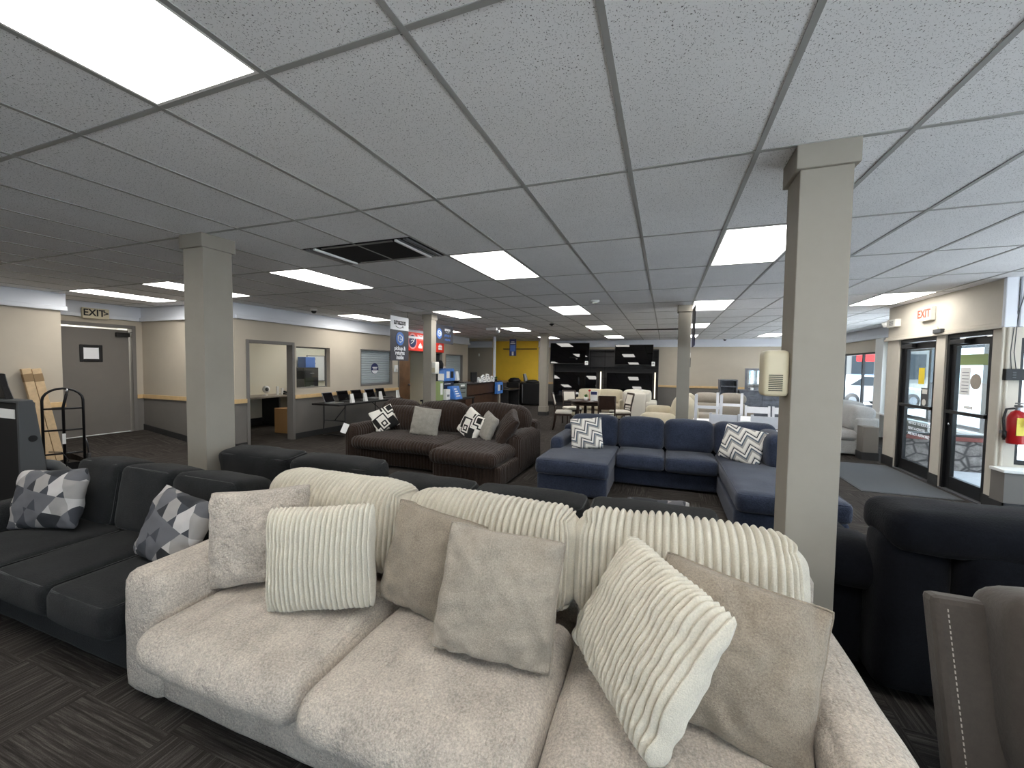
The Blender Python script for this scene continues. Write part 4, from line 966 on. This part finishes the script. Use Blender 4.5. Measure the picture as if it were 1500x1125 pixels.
put(MB().box(0,.1,-.26,.26,0,.4),'carton','box_blue',t,bev=.01); box('picture_panel','paper',t,.1,.104,-.2,-.02,.1,.32); box('phone_picture','ink',t,.1,.104,.04,.18,.12,.3)
# display table and its boxes
t = thing('display_table','low black table carrying the boxed phones','table',(-5.35,9.7,0))
put(MB().box(-.45,.3,-.8,.85,.69,.73),'table_top','matte_black',t,bev=.005)
for x in (-.42,.24):
    for y in (-.76,.78): put(MB().box(x,x+.04,y,y+.04,0,.69),'leg','matte_black',t)
put(MB().box(-.4,.26,-.7,.75,.3,.33),'shelf','greige_fabric',t)
def carton(name,lab,y0,y1,z0,z1,x,m,d=.2,det=()):
    o = put(MB().box(-d,0,-(y1-y0)/2,(y1-y0)/2,0,z1-z0),name,m,bev=.005,loc=(x,(y0+y1)/2,z0)); tag(o,lab,'box','boxes on the display table')
    w_,h=y1-y0,z1-z0
    for (nm,mm,a,b,c_,e) in det: put(MB().box(0,.003,-w_/2+w_*a,-w_/2+w_*b,h*c_,h*e),nm,mm,o)
    return o
carton('phone_box','green and white upright box at the left of the display table',8.93,9.12,.73,1.21,-5.25,'box_green',.15,(('white_band','paper',.2,.8,.3,.9),))
carton('phone_box','large dark navy box at the back of the display table',9.14,9.86,.73,1.18,-5.36,'box_navy',.17,(('print','sign_white',.08,.2,.84,.92),('print','sign_white',.3,.75,.86,.9)))
carton('phone_box','white and beige box in front of the dark navy box',9.18,9.38,.73,1.0,-5.2,'paper',.12,(('print','grey_ink',.2,.8,.3,.5),))
o = put(MB().prism([(-.2,0),(.06,0),(-.06,.34),(-.2,.34)],'y',-.19,.19),'phone_display_wedge','box_blue',bev=.004,loc=(-5.12,9.62,.73)); tag(o,'bright blue sloping display in front of the dark navy box','display')
for q in range(4): put(MB().prism([(.062-.12*(.2+.18*q),.34*(.2+.18*q)),(.064-.12*(.2+.18*q),.34*(.2+.18*q)),(.064-.12*(.28+.18*q),.34*(.28+.18*q)),(.062-.12*(.28+.18*q),.34*(.28+.18*q))],'y',-.12,.1-.03*q),'print','sign_white',o)
carton('phone_box','grey green box at the right of the display table',9.9,10.32,.73,1.12,-5.2,'box_grey',.2,(('print','ink',.15,.85,.62,.7),('print','paper',.15,.7,.8,.92),('print','ink',.2,.8,.35,.4)))
carton('phone_box','black and white slim box right of the grey green box',10.34,10.5,.73,1.14,-5.3,'black_plastic',.15,(('white_band','paper',.1,.9,.12,.28),))
t = thing('riser_shelf','dark riser shelf standing behind the boxes on the display table','shelf',(-5.64,9.8,.73))
put(MB().box(-.15,.1,-.6,.7,.43,.46),'shelf_board','matte_black',t); put(MB().box(-.15,.1,-.6,-.57,0,.43).box(-.15,.1,.67,.7,0,.43),'side_panel','matte_black',t)
t = thing('phone_display','tall blue phone display on the riser above the dark navy box','display',(-5.5,9.84,1.19))
put(MB().prism([(-.28,0),(.28,0),(.3,.05),(.24,.34),(-.22,.34),(-.3,.05)],'x',-.16,.03),'carton','box_blue',t,bev=.01); box('white_side','paper',t,-.15,.02,-.315,-.29,.02,.2); box('picture_panel','paper',t,.03,.034,-.18,-.02,.08,.26); box('phone_picture','ink',t,.03,.034,.04,.2,.08,.26)
obj1('speaker_dome','black dome shaped device on top of the riser by the blue display','device',MB().lathe([(.001,0),(.075,0),(.08,.12),(.05,.2),(.001,.23)],seg=16),'black_plastic',(-5.62,9.6,1.53),smooth=True)
obj1('brochure_card','white tilted card at the right of the tall blue display','card',MB().prism([(-.05,0),(.05,0),(.0,.26),(-.02,.26)],'y',-.12,.12),'paper',(-5.5,10.3,1.19),.2)
# black appliances by the yellow wall
t = thing('refrigerator','black refrigerator lying low beside the yellow wall, right of the silver strip','appliance',(-5.2,16.3,0))
put(MB().box(-.36,.42,-.2,.45,.02,.92),'body','black_plastic',t,bev=.01); put(MB().box(-.36,.42,-.235,-.2,.04,.91),'door','matte_black',t,bev=.008); box('handle','steel',t,-.34,-.3,-.26,-.235,.1,.85,.004)
t = thing('washing_machine','black appliance left of the black refrigerator','appliance',(-5.93,16.3,0))
put(MB().box(-.3,.3,-.25,.4,.02,.93),'body','black_plastic',t,bev=.02); put(MB().cyl((0,-.25,.5),(0,-.28,.5),.19,24),'door','screen_glass',t,True); put(MB().box(.25,.3,-.262,-.25,.05,.9),'trim_strip','chrome',t)
obj1('boxed_parts','crumpled black bag on top of the left black appliance','bag',MB().lathe([(.001,0),(.25,0),(.27,.08),(.18,.17),(.001,.19)],seg=14),'matte_black',(-5.98,16.35,.93),smooth=True)
obj1('black_bag','low black bag on top of the black refrigerator','bag',MB().lathe([(.001,0),(.3,0),(.28,.07),(.15,.12),(.001,.13)],seg=14),'matte_black',(-5.2,16.4,.92),smooth=True)
o = obj1('bundle','silver grey rolled bundle standing on the black appliances','bundle',MB().cyl((0,0,0),(-.08,0,.34),.1,14,.07),'steel',(-5.54,16.6,.945)); 
t = thing('wall_shelf','dark narrow floating shelf bar on the yellow wall','shelf',(-5.97,16.985,2.36)); put(MB().box(-.78,.78,-.05,0,-.02,.02),'bar','dark_wood',t,bev=.003)
tag(put(MB().box(-.03,.03,-.015,0,-.06,.06),'light_switch','white_plastic',loc=(-7.95,17.0,2.1)),'small white box on the wall left of the pipe column','switch')

# ================================================================== TELEVISION WALL
t = thing('media_wall','tall black media wall unit with shelf behind the televisions','media unit',(-2.3,16.75,0))
put(MB().box(-2.07,2.07,.12,.24,.1,2.3),'back_panel','hutch_black',t)
for x in (-2.07,2.03): put(MB().box(x,x+.04,-.1,.24,0,2.31),'side_panel','hutch_black',t)
put(MB().box(-2.07,2.07,-.15,.24,1.62,1.66),'shelf','hutch_black',t,bev=.003); put(MB().box(-2.07,2.07,-.12,.24,2.28,2.32),'top_board','hutch_black',t,bev=.003)
put(MB().box(-2.07,2.07,-.1,.24,.0,.12),'plinth','hutch_black',t)
for x in (-.55,.02): put(MB().box(x-.012,x+.012,.1,.13,.12,2.28),'upright','matte_black',t)
for z in (.9,1.15,1.38,2.02): put(MB().box(-.9,2.03,.105,.125,z,z+.02),'groove','matte_black',t)
for x in (-.14,1.93): box('light_strip','strip_glow',t,x,x+.045,-.02,.0,.42,1.43)
def tv(lab,x0,x1,z0,z1,y,tilt=-.05):
    t = thing('television',lab,'television',((x0+x1)/2,y,z0)); w_=x1-x0; h=z1-z0
    put(MB().box(-w_/2,w_/2,0,.05,0,h),'case','black_plastic',t,bev=.004); box('screen','screen_glass',t,-w_/2+.015,w_/2-.015,-.003,.001,.03,h-.015)
    put(MB().box(-.3,.3,.05,.2,h*.3,h*.6),'wall_mount','matte_black',t)
    t.rotation_euler = (tilt,0,0)
    return t
tv('upper left television, above the shelf',-4.45,-2.85,1.72,2.58,16.42); tv('upper right television, above the shelf',-1.86,-.43,1.70,2.50,16.45)
tv('lower left television, below the shelf',-4.3,-2.55,.42,1.42,16.45,-.1); tv('lower right television, between the two lit strips',-2.16,-.42,.42,1.42,16.45,-.1)
for x,z,lab in ((-2.95,1.69,'white price card at the lower corner of the upper left television'),(-.42,1.68,'white price card at the lower corner of the upper right television')):
    o = put(MB().box(-.06,.06,-.006,.0,0,.16),'price_card','paper',loc=(x,16.415,z)); tag(o,lab,'price card','price cards on the televisions'); put(MB().box(-.035,.035,-.008,-.006,.09,.12).box(-.035,.02,-.008,-.006,.04,.055),'print','grey_ink',o)

# ================================================================== DARK DINING SET
t = thing('dining_table','round dark wood dining table with a small plant, beyond the navy sectional','table',(-1.83,10.7,0))
put(MB().lathe([(.001,.715),(.54,.715),(.56,.735),(.56,.75),(.001,.755)],seg=40),'table_top','dark_wood',t,True)
put(MB().lathe([(.001,.64),(.44,.64),(.44,.715),(.001,.715)],seg=32),'apron','dark_wood',t,True)
for a in range(4):
    c_,s_=math.cos(a*PI/2+.5)*.3,math.sin(a*PI/2+.5)*.3; put(MB().box(c_-.035,c_+.035,s_-.035,s_+.035,0,.66),'leg','dark_wood',t)
def dining_chair(lab,x,y,rz,back='seat_cream'):
    t = thing('dining_chair',lab,'chair',(x,y,0),rz,'dark dining chairs')
    V_,F_ = softmesh(.44,.43,.07,.03,(0,0,.02),(10,10,5)); link('seat',[(v.x,v.y,v.z+.455) for v in V_],F_,'seat_cream',t,True)
    put(MB().box(-.21,.21,-.2,.2,.38,.43),'seat_rail','dark_wood',t)
    for sx in (-.19,.19):
        put(MB().cyl((sx,-.18,0),(sx,-.18,.4),.018,8),'leg','dark_wood',t); put(MB().tube([(sx,.26,0),(sx,.2,.42),(sx,.22,.6),(sx,.3,.93)],.019,8),'leg','dark_wood',t,True)
    put(MB().prism([(.225,.62),(.245,.62),(.31,.95),(.285,.95)],'x',-.2,.2),'back_rest','dark_wood',t,bev=.004)
    if back=='seat_cream': put(MB().prism([(.215,.66),(.23,.66),(.288,.9),(.275,.905)],'x',-.16,.16),'back_pad','seat_cream',t)
    for z in (.5,.56): put(MB().tube([(-.19,.21,z),(0,.225,z),(.19,.21,z)],.011,6),'cross_slat','dark_wood',t,True)
dining_chair('dark dining chair at the left of the round table, seen from its side',-2.42,10.35,1.75)
dining_chair('dark dining chair behind the round table on the left, cream back pad toward the camera',-2.42,11.35,.55)
dining_chair('dark dining chair with its plain back to the camera, in front of the round table',-1.3,10.05,3.3,None)
dining_chair('dark dining chair at the right of the round table, cream back pad visible',-1.08,11.05,-1.05)
plant('tiny potted plant on the round dark dining table',(-1.9,10.6,.755),.07,'white_plastic')
o = obj1('menu_stand','white sign holder beside the plant on the round dining table','sign holder',MB().box(-.09,.09,-.004,.004,0,.24).box(-.09,.09,-.04,.04,0,.006),'paper',(-1.7,10.65,.755)); put(MB().box(-.08,.08,-.006,-.004,.15,.23),'picture','sign_navy',o)
obj1('flower_stem','single red artificial flower on the round dining table','flower',MB().cyl((0,0,0),(0,0,.24),.004,6).lathe([(.001,.22),(.035,.23),(.04,.26),(.001,.28)],seg=10),'red_fabric',(-1.83,10.75,.755),smooth=True)

# ================================================================== CREAM AND GREIGE SEATING
Q='cream_fabric'
s = thing('sofa','cream sofa with its pale tall side panel, behind the round dining table','sofa',(-1.9,13.4,0))
S(s,'base',-2.55,-1.2,12.75,13.6,.05,.3,Q,.03); S(s,'back_frame',-2.62,-1.15,13.45,13.7,.05,.8,Q,.05)
for a,b in ((-2.5,-1.87),(-1.86,-1.25)): S(s,'seat_cushion',a,b,12.7,13.4,.3,.47,Q,.06,(0,.01,.02)); S(s,'back_cushion',a-.12,b+.02,13.2,13.5,.45,.9,Q,.09,(.01,.03,.02),tilt=-.1)
S(s,'arm',-2.75,-2.5,12.75,13.6,.05,.62,Q,.08); S(s,'arm',-1.3,-1.22,12.75,13.6,.05,.62,Q,.08)
s = thing('sofa','white sofa seen from its end, stepped back and arm, right of the cream sofa','sofa',(-.5,12.9,0))
w_='white_paint'; Q2='seat_cream'
S(s,'side_panel',-1.1,-.5,12.3,12.5,.05,.88,Q2,.03); S(s,'back_cushion',-1.14,-.36,12.35,13.1,.6,.94,Q2,.08,(.01,.02,.03)); S(s,'arm',-.5,-.2,12.3,13.2,.05,.64,Q2,.05); S(s,'base',-1.1,-.25,12.4,14.0,.05,.4,Q2,.04)
s = thing('recliner','cream recliner with padded arms left of the thin far column','chair',(.05,9.6,0))
G='cream_fabric'
S(s,'base',-.45,.45,9.2,10.0,.03,.35,G,.06); S(s,'seat_cushion',-.5,.15,9.3,9.95,.35,.58,G,.1,(.02,.02,.03)); 
S(s,'arm',-.45,.25,9.05,9.32,.1,.66,G,.12,(.02,.02,.02)); S(s,'arm',-.4,.2,9.95,10.2,.1,.74,G,.12,(.02,.02,.02),seed=2)
S(s,'backrest',.12,.5,9.2,10.05,.4,1.02,G,.15,(.05,.02,.03),roll=.22)
s = thing('recliner','olive beige recliner mostly hidden behind the thin far column','chair',(.75,10.4,0))
S(s,'base',.62,1.25,10.5,11.2,.03,.36,'greige_fabric',.06); S(s,'backrest',.56,.8,10.45,11.2,.3,1.0,G,.14,(.03,.02,.02),roll=-.15); S(s,'seat_cushion',.75,1.28,10.5,11.15,.36,.55,'greige_fabric',.08)
s = thing('reclining_sofa','greige reclining sofa with tall pillow backs behind the white dining set','sofa',(1.4,12.4,0))
g_='greige_fabric'
S(s,'base',.75,2.1,12.3,13.1,.03,.4,g_,.06)
for a,b in ((.8,1.4),(1.42,2.02)): S(s,'back_cushion',a,b,12.15,12.5,.68,.94,g_,.1,(.02,.03,.03)); S(s,'back_panel',a,b,12.1,12.4,.3,.7,g_,.07,(.0,.03,.0))
S(s,'arm',.6,.82,12.1,13.0,.03,.66,g_,.09); S(s,'arm',1.98,2.2,12.1,13.0,.03,.62,g_,.09)

# ================================================================== WHITE DINING SET
def tube_box(mb,a,b,w_,d): 
    return mb
t = thing('dining_table','white dining table behind the navy sectional','table',(1.66,8.1,0))
put(MB().box(-.68,.75,-.4,.4,.72,.76),'table_top','white_wood',t,bev=.006); put(MB().box(-.62,.68,-.33,.33,.64,.72),'apron','white_wood',t)
for x in (-.62,.62):
    for y in (-.36,.3): put(MB().box(x,x+.06,y,y+.06,0,.66),'leg','white_wood',t)
first = None
def white_chair(lab,x,y,rz,hgt=.92):
    t = thing('dining_chair',lab,'chair',(x,y,0),rz,'white dining chairs')
    k = hgt/.92; sz=.46*k
    put(MB().box(-.21,.21,-.2,.2,sz-.03,sz),'seat','white_wood',t,bev=.006)
    for sx in (-.2,.2):
        put(MB().box(sx-.018,sx+.018,-.2,-.16,0,sz-.03),'leg','white_wood',t)
        put(MB().prism([(.17,0),(.21,0),(.21,sz),(.26,hgt),(.225,hgt),(.17,sz)],'x',sx-.018,sx+.018),'leg','white_wood',t)
    put(MB().prism([(.21,hgt-.14),(.235,hgt-.14),(.25,hgt-.02),(.228,hgt-.02)],'x',-.18,.18),'top_rail','white_wood',t)
    for z in (.62,.74): put(MB().prism([(.19,z*hgt-.03),(.215,z*hgt-.03),(.22,z*hgt),(.195,z*hgt)],'x',-.18,.18),'back_slat','white_wood',t)
    put(MB().box(-.18,.18,-.19,-.17,sz*.4,sz*.4+.03),'stretcher','white_wood',t)
    return t
white_chair('white dining chair with its back to the navy sectional, left of the front two',.9,7.42,PI)
white_chair('white dining chair with its back to the navy sectional, nearest the big column',1.48,7.42,PI)
white_chair('white dining chair on the far side of the white table, left one',1.72,8.95,0,.9)
white_chair('white dining chair on the far side of the white table, by the dresser',2.19,8.95,0,.9)
def bar_chair(lab,x,y,rz):
    t = thing('bar_chair',lab,'chair',(x,y,0),rz,'tall white bar chairs')
    put(MB().box(-.2,.2,-.2,.2,.66,.7),'seat','white_wood',t,bev=.006)
    for sx in (-.2,.2):
        put(MB().box(sx-.022,sx+.022,-.2,-.16,0,.66),'leg','white_wood',t); put(MB().prism([(.16,0),(.2,0),(.2,.7),(.24,1.17),(.2,1.17),(.16,.7)],'x',sx-.022,sx+.022),'leg','white_wood',t)
    for z in (.92,.3): put(MB().box(-.18,.18,.18,.205,z,z+.05),'cross_rail','white_wood',t)
    put(MB().box(-.18,.18,-.19,-.17,.25,.29),'footrest','white_wood',t)
bar_chair('tall white bar chair right beside the thin far column',.72,8.1,PI+.05); bar_chair('tall white bar chair second from the thin far column',1.17,8.8,PI-.1)

# ================================================================== BEDROOM FURNITURE AT THE BACK
t = thing('dresser','grey wood dresser with drawers against the back wall','dresser',(2.9,15.4,0))
put(MB().box(-.55,.75,0,.45,.06,.88),'body','grey_wood',t,bev=.004); put(MB().box(-.58,.78,-.02,.46,.88,.92),'top_board','grey_wood',t,bev=.004)
for r in range(3):
    for c_ in range(2):
        dr = put(MB().box(-.53+c_*.64,.09+c_*.64,-.02,0,.1+r*.26,.33+r*.26),'drawer','grey_wood',t,bev=.004); put(MB().box(-.3+c_*.64,-.14+c_*.64,-.035,-.02,.22+r*.26,.235+r*.26),'handle','steel',dr)
t = thing('mirror','framed mirror standing on the grey dresser','mirror',(2.9,15.7,.92))
put(MB().box(-.36,-.29,-.03,.03,0,.72).box(.29,.36,-.03,.03,0,.72).box(-.29,.29,-.03,.03,.65,.72).box(-.29,.29,-.03,.03,0,.07),'frame','grey_wood',t,bev=.004); box('mirror_pane','mirror_glass',t,-.3,.3,-.012,.0,.06,.66)
t = thing('bookcase','open grey wood night cabinet left of the dresser','cabinet',(2.05,15.4,0))
put(MB().box(-.3,-.26,0,.45,0,1.25).box(.2,.24,0,.45,0,1.25).box(-.26,.2,0,.45,1.21,1.25).box(-.26,.2,.43,.45,0,1.21),'body','grey_wood',t)
for z in (.3,.65,1.0): put(MB().box(-.26,.2,0,.43,z,z+.03),'shelf','grey_wood',t)
plant('small potted plant on the dresser in front of the mirror',(3.05,15.5,.92),.07,'white_plastic'); obj1('candle','white candle cup on the dresser left of the little plant','candle',MB().cyl((0,0,0),(0,0,.08),.045,14),'white_plastic',(2.72,15.5,.92))
obj1('desk_lamp_stem','slim dark vase right of the mirror on the dresser','vase',MB().lathe([(.001,0),(.04,0),(.03,.15),(.012,.3),(.015,.36),(.001,.36)],seg=12),'black_plastic',(3.4,15.55,.92),smooth=True)

# ================================================================== SOFA BY THE FRONT WINDOW
L='light_grey_fabric'
s = thing('sectional_sofa','light grey sectional in front of the window left of the entrance','sofa',(3.9,10.2,0))
S(s,'base',2.7,3.75,9.45,10.6,.03,.3,L,.03); S(s,'seat_cushion',2.68,3.5,9.42,10.3,.3,.48,L,.06,(0,.01,.02)); S(s,'back_frame',3.38,3.75,9.42,10.6,.05,.74,L,.04)
S(s,'back_cushion',3.3,3.68,9.45,10.3,.48,.93,L,.09,(.03,.01,.02),roll=.1); S(s,'arm',2.7,3.7,11.3,11.55,.05,.68,L,.1); S(s,'seat_cushion',2.6,3.5,10.6,11.3,.3,.52,L,.07,(0,.01,.02),seed=3); S(s,'base',2.65,4.2,10.6,11.5,.03,.3,L,.03); S(s,'back_cushion',3.55,3.95,10.5,11.4,.5,.95,L,.1,(.03,.01,.02),seed=5)
t = thing('window_bench','grey low box bench against the entrance pillar','bench',(3.5,9.1,0)); put(MB().box(-.1,.13,.05,.3,.0,.6),'body','door_grey',t,bev=.004); put(MB().box(-.11,.14,.04,.31,.0,.14),'plinth','base_vinyl',t)
t = thing('door_mat','dark grey entrance mat on the carpet before the glass doors','mat',(3.05,7.7,0)); put(MB().box(-.5,.53,-.92,1.05,0,.008),'mat_surface','mat_rubber',t); put(MB().box(-.53,.53,-.95,-.92,0,.006).box(-.53,-.5,-.92,1.05,0,.006),'rubber_edge','base_vinyl',t)

# ================================================================== ENTRANCE DETAILS
t = thing('exit_sign','lit EXIT sign with red letters above the glass doors','sign',(XE,7.87,2.47))
put(MB().box(-.06,0,-.16,.16,-.1,.1),'sign_box','light_plastic',t,bev=.008); box('sign_face','exit_glow',t,-.063,-.06,-.145,.145,-.085,.085); text('EXIT',.165,'exit_red',t,(-.065,0,0),'-x',sx=.95)
t = thing('emergency_light','white emergency lamp unit at the left end of the fascia over the entrance','emergency light',(XE+.004,8.78,2.42))
put(MB().box(-.08,0,-.14,.14,-.06,.07),'battery_box','light_plastic',t,bev=.008)
for k in range(5): put(MB().box(-.083,-.08,-.08,.06,-.03+k*.016,-.024+k*.016),'grille_slot','grey_plastic',t)
put(MB().cyl((-.06,.17,.01),(-.12,.19,-.01),.045,16),'lamp_head','white_plastic',t,True)
t = thing('door_sensor','small dark motion sensor on the fascia edge above the door post','sensor',(XE-.025,7.52,2.19)); put(MB().box(-.05,0,-.09,.09,-.03,.03),'housing','grey_plastic',t,bev=.008); put(MB().cyl((-.03,0,.03),(-.03,.03,.06),.012,8),'cable_stub','ivory_plastic',t)
def sticker(name,lab,cat,y,z,w_,h,m,round_=False,x=XE+.066):
    mb = MB().cyl((x,y,z),(x+.002,y,z),w_/2,24) if round_ else MB().box(x,x+.002,y-w_/2,y+w_/2,z-h/2,z+h/2)
    o = put(mb,name,m); return tag(o,lab,cat)
sticker('paper_notice','yellow paper stuck on the left glass door','notice',8.12,1.55,.15,.25,'yellow_paper')
o = sticker('door_decal','grey opening-hours decal on the left glass door below the yellow paper','decal',8.02,1.22,.18,.3,'grey_plastic'); put(MB().box(XE+.0645,XE+.066,7.95,8.08,1.28,1.35).cyl((XE+.0645,8.02,1.15),(XE+.066,8.02,1.15),.05,20),'print','light_plastic',o)
o = sticker('vinyl_lettering','white notice lettering on the lower left glass door','lettering',8.15,.72,.001,.001,'sign_white')
for k,bdy in enumerate(('NOTICE TO SOLICITORS','RENT-A-CENTER','ARE NOT AUTHORIZED')):
    text(bdy,.06,'sign_white',o,(XE+.064,8.4,.8-k*.085),'-x',align='LEFT')
o = sticker('paper_notice','white notice sheet with lines of text taped on the right glass door','notice',7.14,1.5,.2,.36,'paper')
for k in range(7): put(MB().box(XE+.0645,XE+.066,7.07,7.2,1.36+k*.042,1.367+k*.042),'print_line','grey_ink',o)
sticker('door_decal','round pinkish brown decal on the right glass door','decal',6.94,1.5,.2,.2,'greige_fabric',True)
sticker('door_decal','long pale green strip across the top of the right glass door','decal',7.0,1.78,.5,.14,'box_green')
o = sticker('door_decal','small white lettering strip above the push bar of the right door','decal',7.05,1.16,.16,.04,'paper')
t = thing('fire_extinguisher','red fire extinguisher with black hose mounted right of the entrance','fire extinguisher',(3.73,6.29,.82))
put(MB().lathe([(.001,0),(.07,0),(.075,.02),(.075,.3),(.05,.36),(.02,.38),(.001,.38)],seg=24),'cylinder_body','extinguisher_red',t,True)
put(MB().cyl((0,0,.38),(0,0,.42),.02,12).box(-.015,.015,-.09,.03,.415,.44).box(-.015,.015,-.09,.02,.45,.465),'valve_handle','steel',t)
put(MB().tube([(-.03,0,.4),(-.1,-.01,.39),(-.115,0,.28),(-.1,.0,.1),(-.1,0,.04)],.012,8).cyl((-.1,0,.06),(-.1,0,.14),.018,10),'hose','black_plastic',t,True)
put(MB().box(-.045,.045,-.079,-.07,.1,.3),'label_panel','tag_yellow',t); put(MB().box(.0,.05,-.1,-.098,.2,.36),'paper_tag','paper',t); put(MB().box(-.08,.08,.06,.11,.1,.14),'wall_bracket','steel',t)
t = thing('alarm_keypad','small black control box with wires right of the entrance','control',(3.72,6.4,1.6)); put(MB().box(-.085,.085,-.07,0,-.065,.065),'housing','black_plastic',t,bev=.006)
for k in range(3): box('button','grey_plastic',t,-.03,.0,-.073,-.07,-.04+k*.028,-.025+k*.028)
put(MB().tube([(-.02,-.03,.06),(-.03,-.02,.25),(-.01,-.02,.6),(.0,-.045,.75),(.0,-.045,1.08)],.004,6).tube([(.02,-.03,.06),(.0,-.02,.25),(.01,-.02,.6),(.01,-.045,.75),(.08,-.045,1.08)],.004,6),'wire','grey_plastic',t,True)
for x in (3.615,3.665): trim(MB().cyl((x,6.375,.0 if x<3.64 else .54),(x,6.375,2.14),.014,10),'fascia_paint')

# ================================================================== OUTSIDE
struct(box('sidewalk','sidewalk',None,XE+.1,8.0,-8,20,-.12,-.02)); struct(box('street_ground','asphalt',None,8.0,60,-60,80,-.2,-.06)); struct(box('forecourt_ground','sidewalk',None,-30,8.0,-60,-5.4,-.2,-.06))
def car(lab,x,y,rz,m,group='cars parked outside'):
    t = thing('car',lab,'car',(x,y,-.06),rz,group)
    pf=[(-2.2,.3),(2.2,.3),(2.28,.6),(2.15,.85),(1.3,.95),(.75,1.42),(-.9,1.46),(-1.7,1.0),(-2.2,.92),(-2.28,.6)]
    put(MB().prism([(a,b) for a,b in pf],'y',-.86,.86),'body',m,t,bev=.08)
    put(MB().prism([(1.12,.97),(.7,1.37),(-.85,1.41),(-1.5,1.02)],'y',-.875,.875),'side_window','car_glass',t); put(MB().prism([(1.33,.97),(.8,1.41),(.76,1.41),(1.2,.96)],'y',-.7,.7),'windshield','car_glass',t)
    for a in (-1.4,1.4):
        for b in (-.82,.82):
            w2=put(MB().cyl((a,b-.1,.33),(a,b+.1,.33),.33,20),'wheel','tyre',t,True); put(MB().cyl((a,b-.11,.33),(a,b+.11,.33),.19,14),'hub','steel',w2)
    for b in (-.65,.65): put(MB().box(-2.3,-2.2,b-.18,b+.18,.62,.8),'tail_light','tail_red',t); put(MB().box(2.2,2.3,b-.18,b+.18,.6,.74),'headlight','light_plastic',t)
car('white car with red tail lights parked beyond the far window',8.7,23.5,.4,'car_white'); car('dark blue car parked just behind the white one beyond the far window',10.9,29.0,1.2,'car_dark')
car('silver car parked beyond the left glass door',11.5,15.5,1.5,'car_silver'); car('white car parked beyond the right glass door',10.6,10.9,1.45,'car_white'); car('silver car parked in front of the alcove window',11.2,5.0,1.5,'car_silver')
t = thing('building','white building with a grey roof across the street','building',(14,46,-.06)); put(MB().box(-7,7,-4,4,0,4.2),'wall','house_white',t); put(MB().prism([(-7.6,4.2),(7.6,4.2),(5.5,6.4),(-5.5,6.4)],'y',-4.5,4.5),'roof','roof_grey',t)
for k in range(4): put(MB().box(-5.8+k*3.2,-4.2+k*3.2,-4.05,-4,1,3),'window','car_glass',t)
t = thing('building','long pale building across the street facing the glass doors','building',(40,24,-.06)); put(MB().box(-4,4,-12,12,0,5),'wall','house_white',t); put(MB().box(-4.4,4.4,-12.4,12.4,5,5.5),'roof','roof_grey',t)
for k in range(6): put(MB().box(-4.05,-4,-10.5+k*3.6,-8.6+k*3.6,1,3.4),'window','car_glass',t)
t = thing('street_sign','red shop sign on a post across the street','sign',(13.9,36,-.06)); put(MB().cyl((0,0,0),(0,0,4),.1,12),'post','steel',t); put(MB().box(-1.1,1.1,-.1,.1,2.3,3.4),'sign_board','tail_red',t,bev=.03)

# ================================================================== camera, light, world
cam = bpy.data.cameras.new('camera'); co = bpy.data.objects.new('camera', cam); C.objects.link(co)
cam.sensor_width = 36; cam.lens = 36*600.2/1500; cam.clip_start = .02
yw, pt, rl = (math.radians(v) for v in (-20.428,-2.5718,.7289))
fw = Vector((math.sin(yw)*math.cos(pt), math.cos(yw)*math.cos(pt), math.sin(pt))); r0 = Vector((math.cos(yw), -math.sin(yw), 0)); u0 = r0.cross(fw)
rr = r0*math.cos(rl)+u0*math.sin(rl); uu = u0*math.cos(rl)-r0*math.sin(rl)
co.matrix_world = Matrix.Translation((0,0,HC)) @ Matrix((rr, uu, -fw)).transposed().to_4x4()
bpy.context.scene.camera = co
w = bpy.data.worlds.new('world'); bpy.context.scene.world = w; w.use_nodes = True
bg = w.node_tree.nodes['Background']; bg.inputs[0].default_value = (.72,.86,1,1); bg.inputs[1].default_value = 3.0
sun = bpy.data.lights.new('sun', 'SUN'); sun.energy = 34; sun.angle = .01; sun.color = (1,.98,.95)
so_ = bpy.data.objects.new('sun', sun); C.objects.link(so_); so_.rotation_euler = Vector((.3,.15,-1)).to_track_quat('-Z','Y').to_euler()
sc = bpy.context.scene
sc.view_settings.view_transform = 'Standard'; sc.view_settings.look = 'None'; sc.view_settings.gamma = 1; sc.view_settings.use_curve_mapping = False
sc.view_settings.exposure = 0.75
sc.cycles.max_bounces = 10; sc.cycles.diffuse_bounces = 6; sc.cycles.use_denoising = True; sc.cycles.sample_clamp_indirect = 8
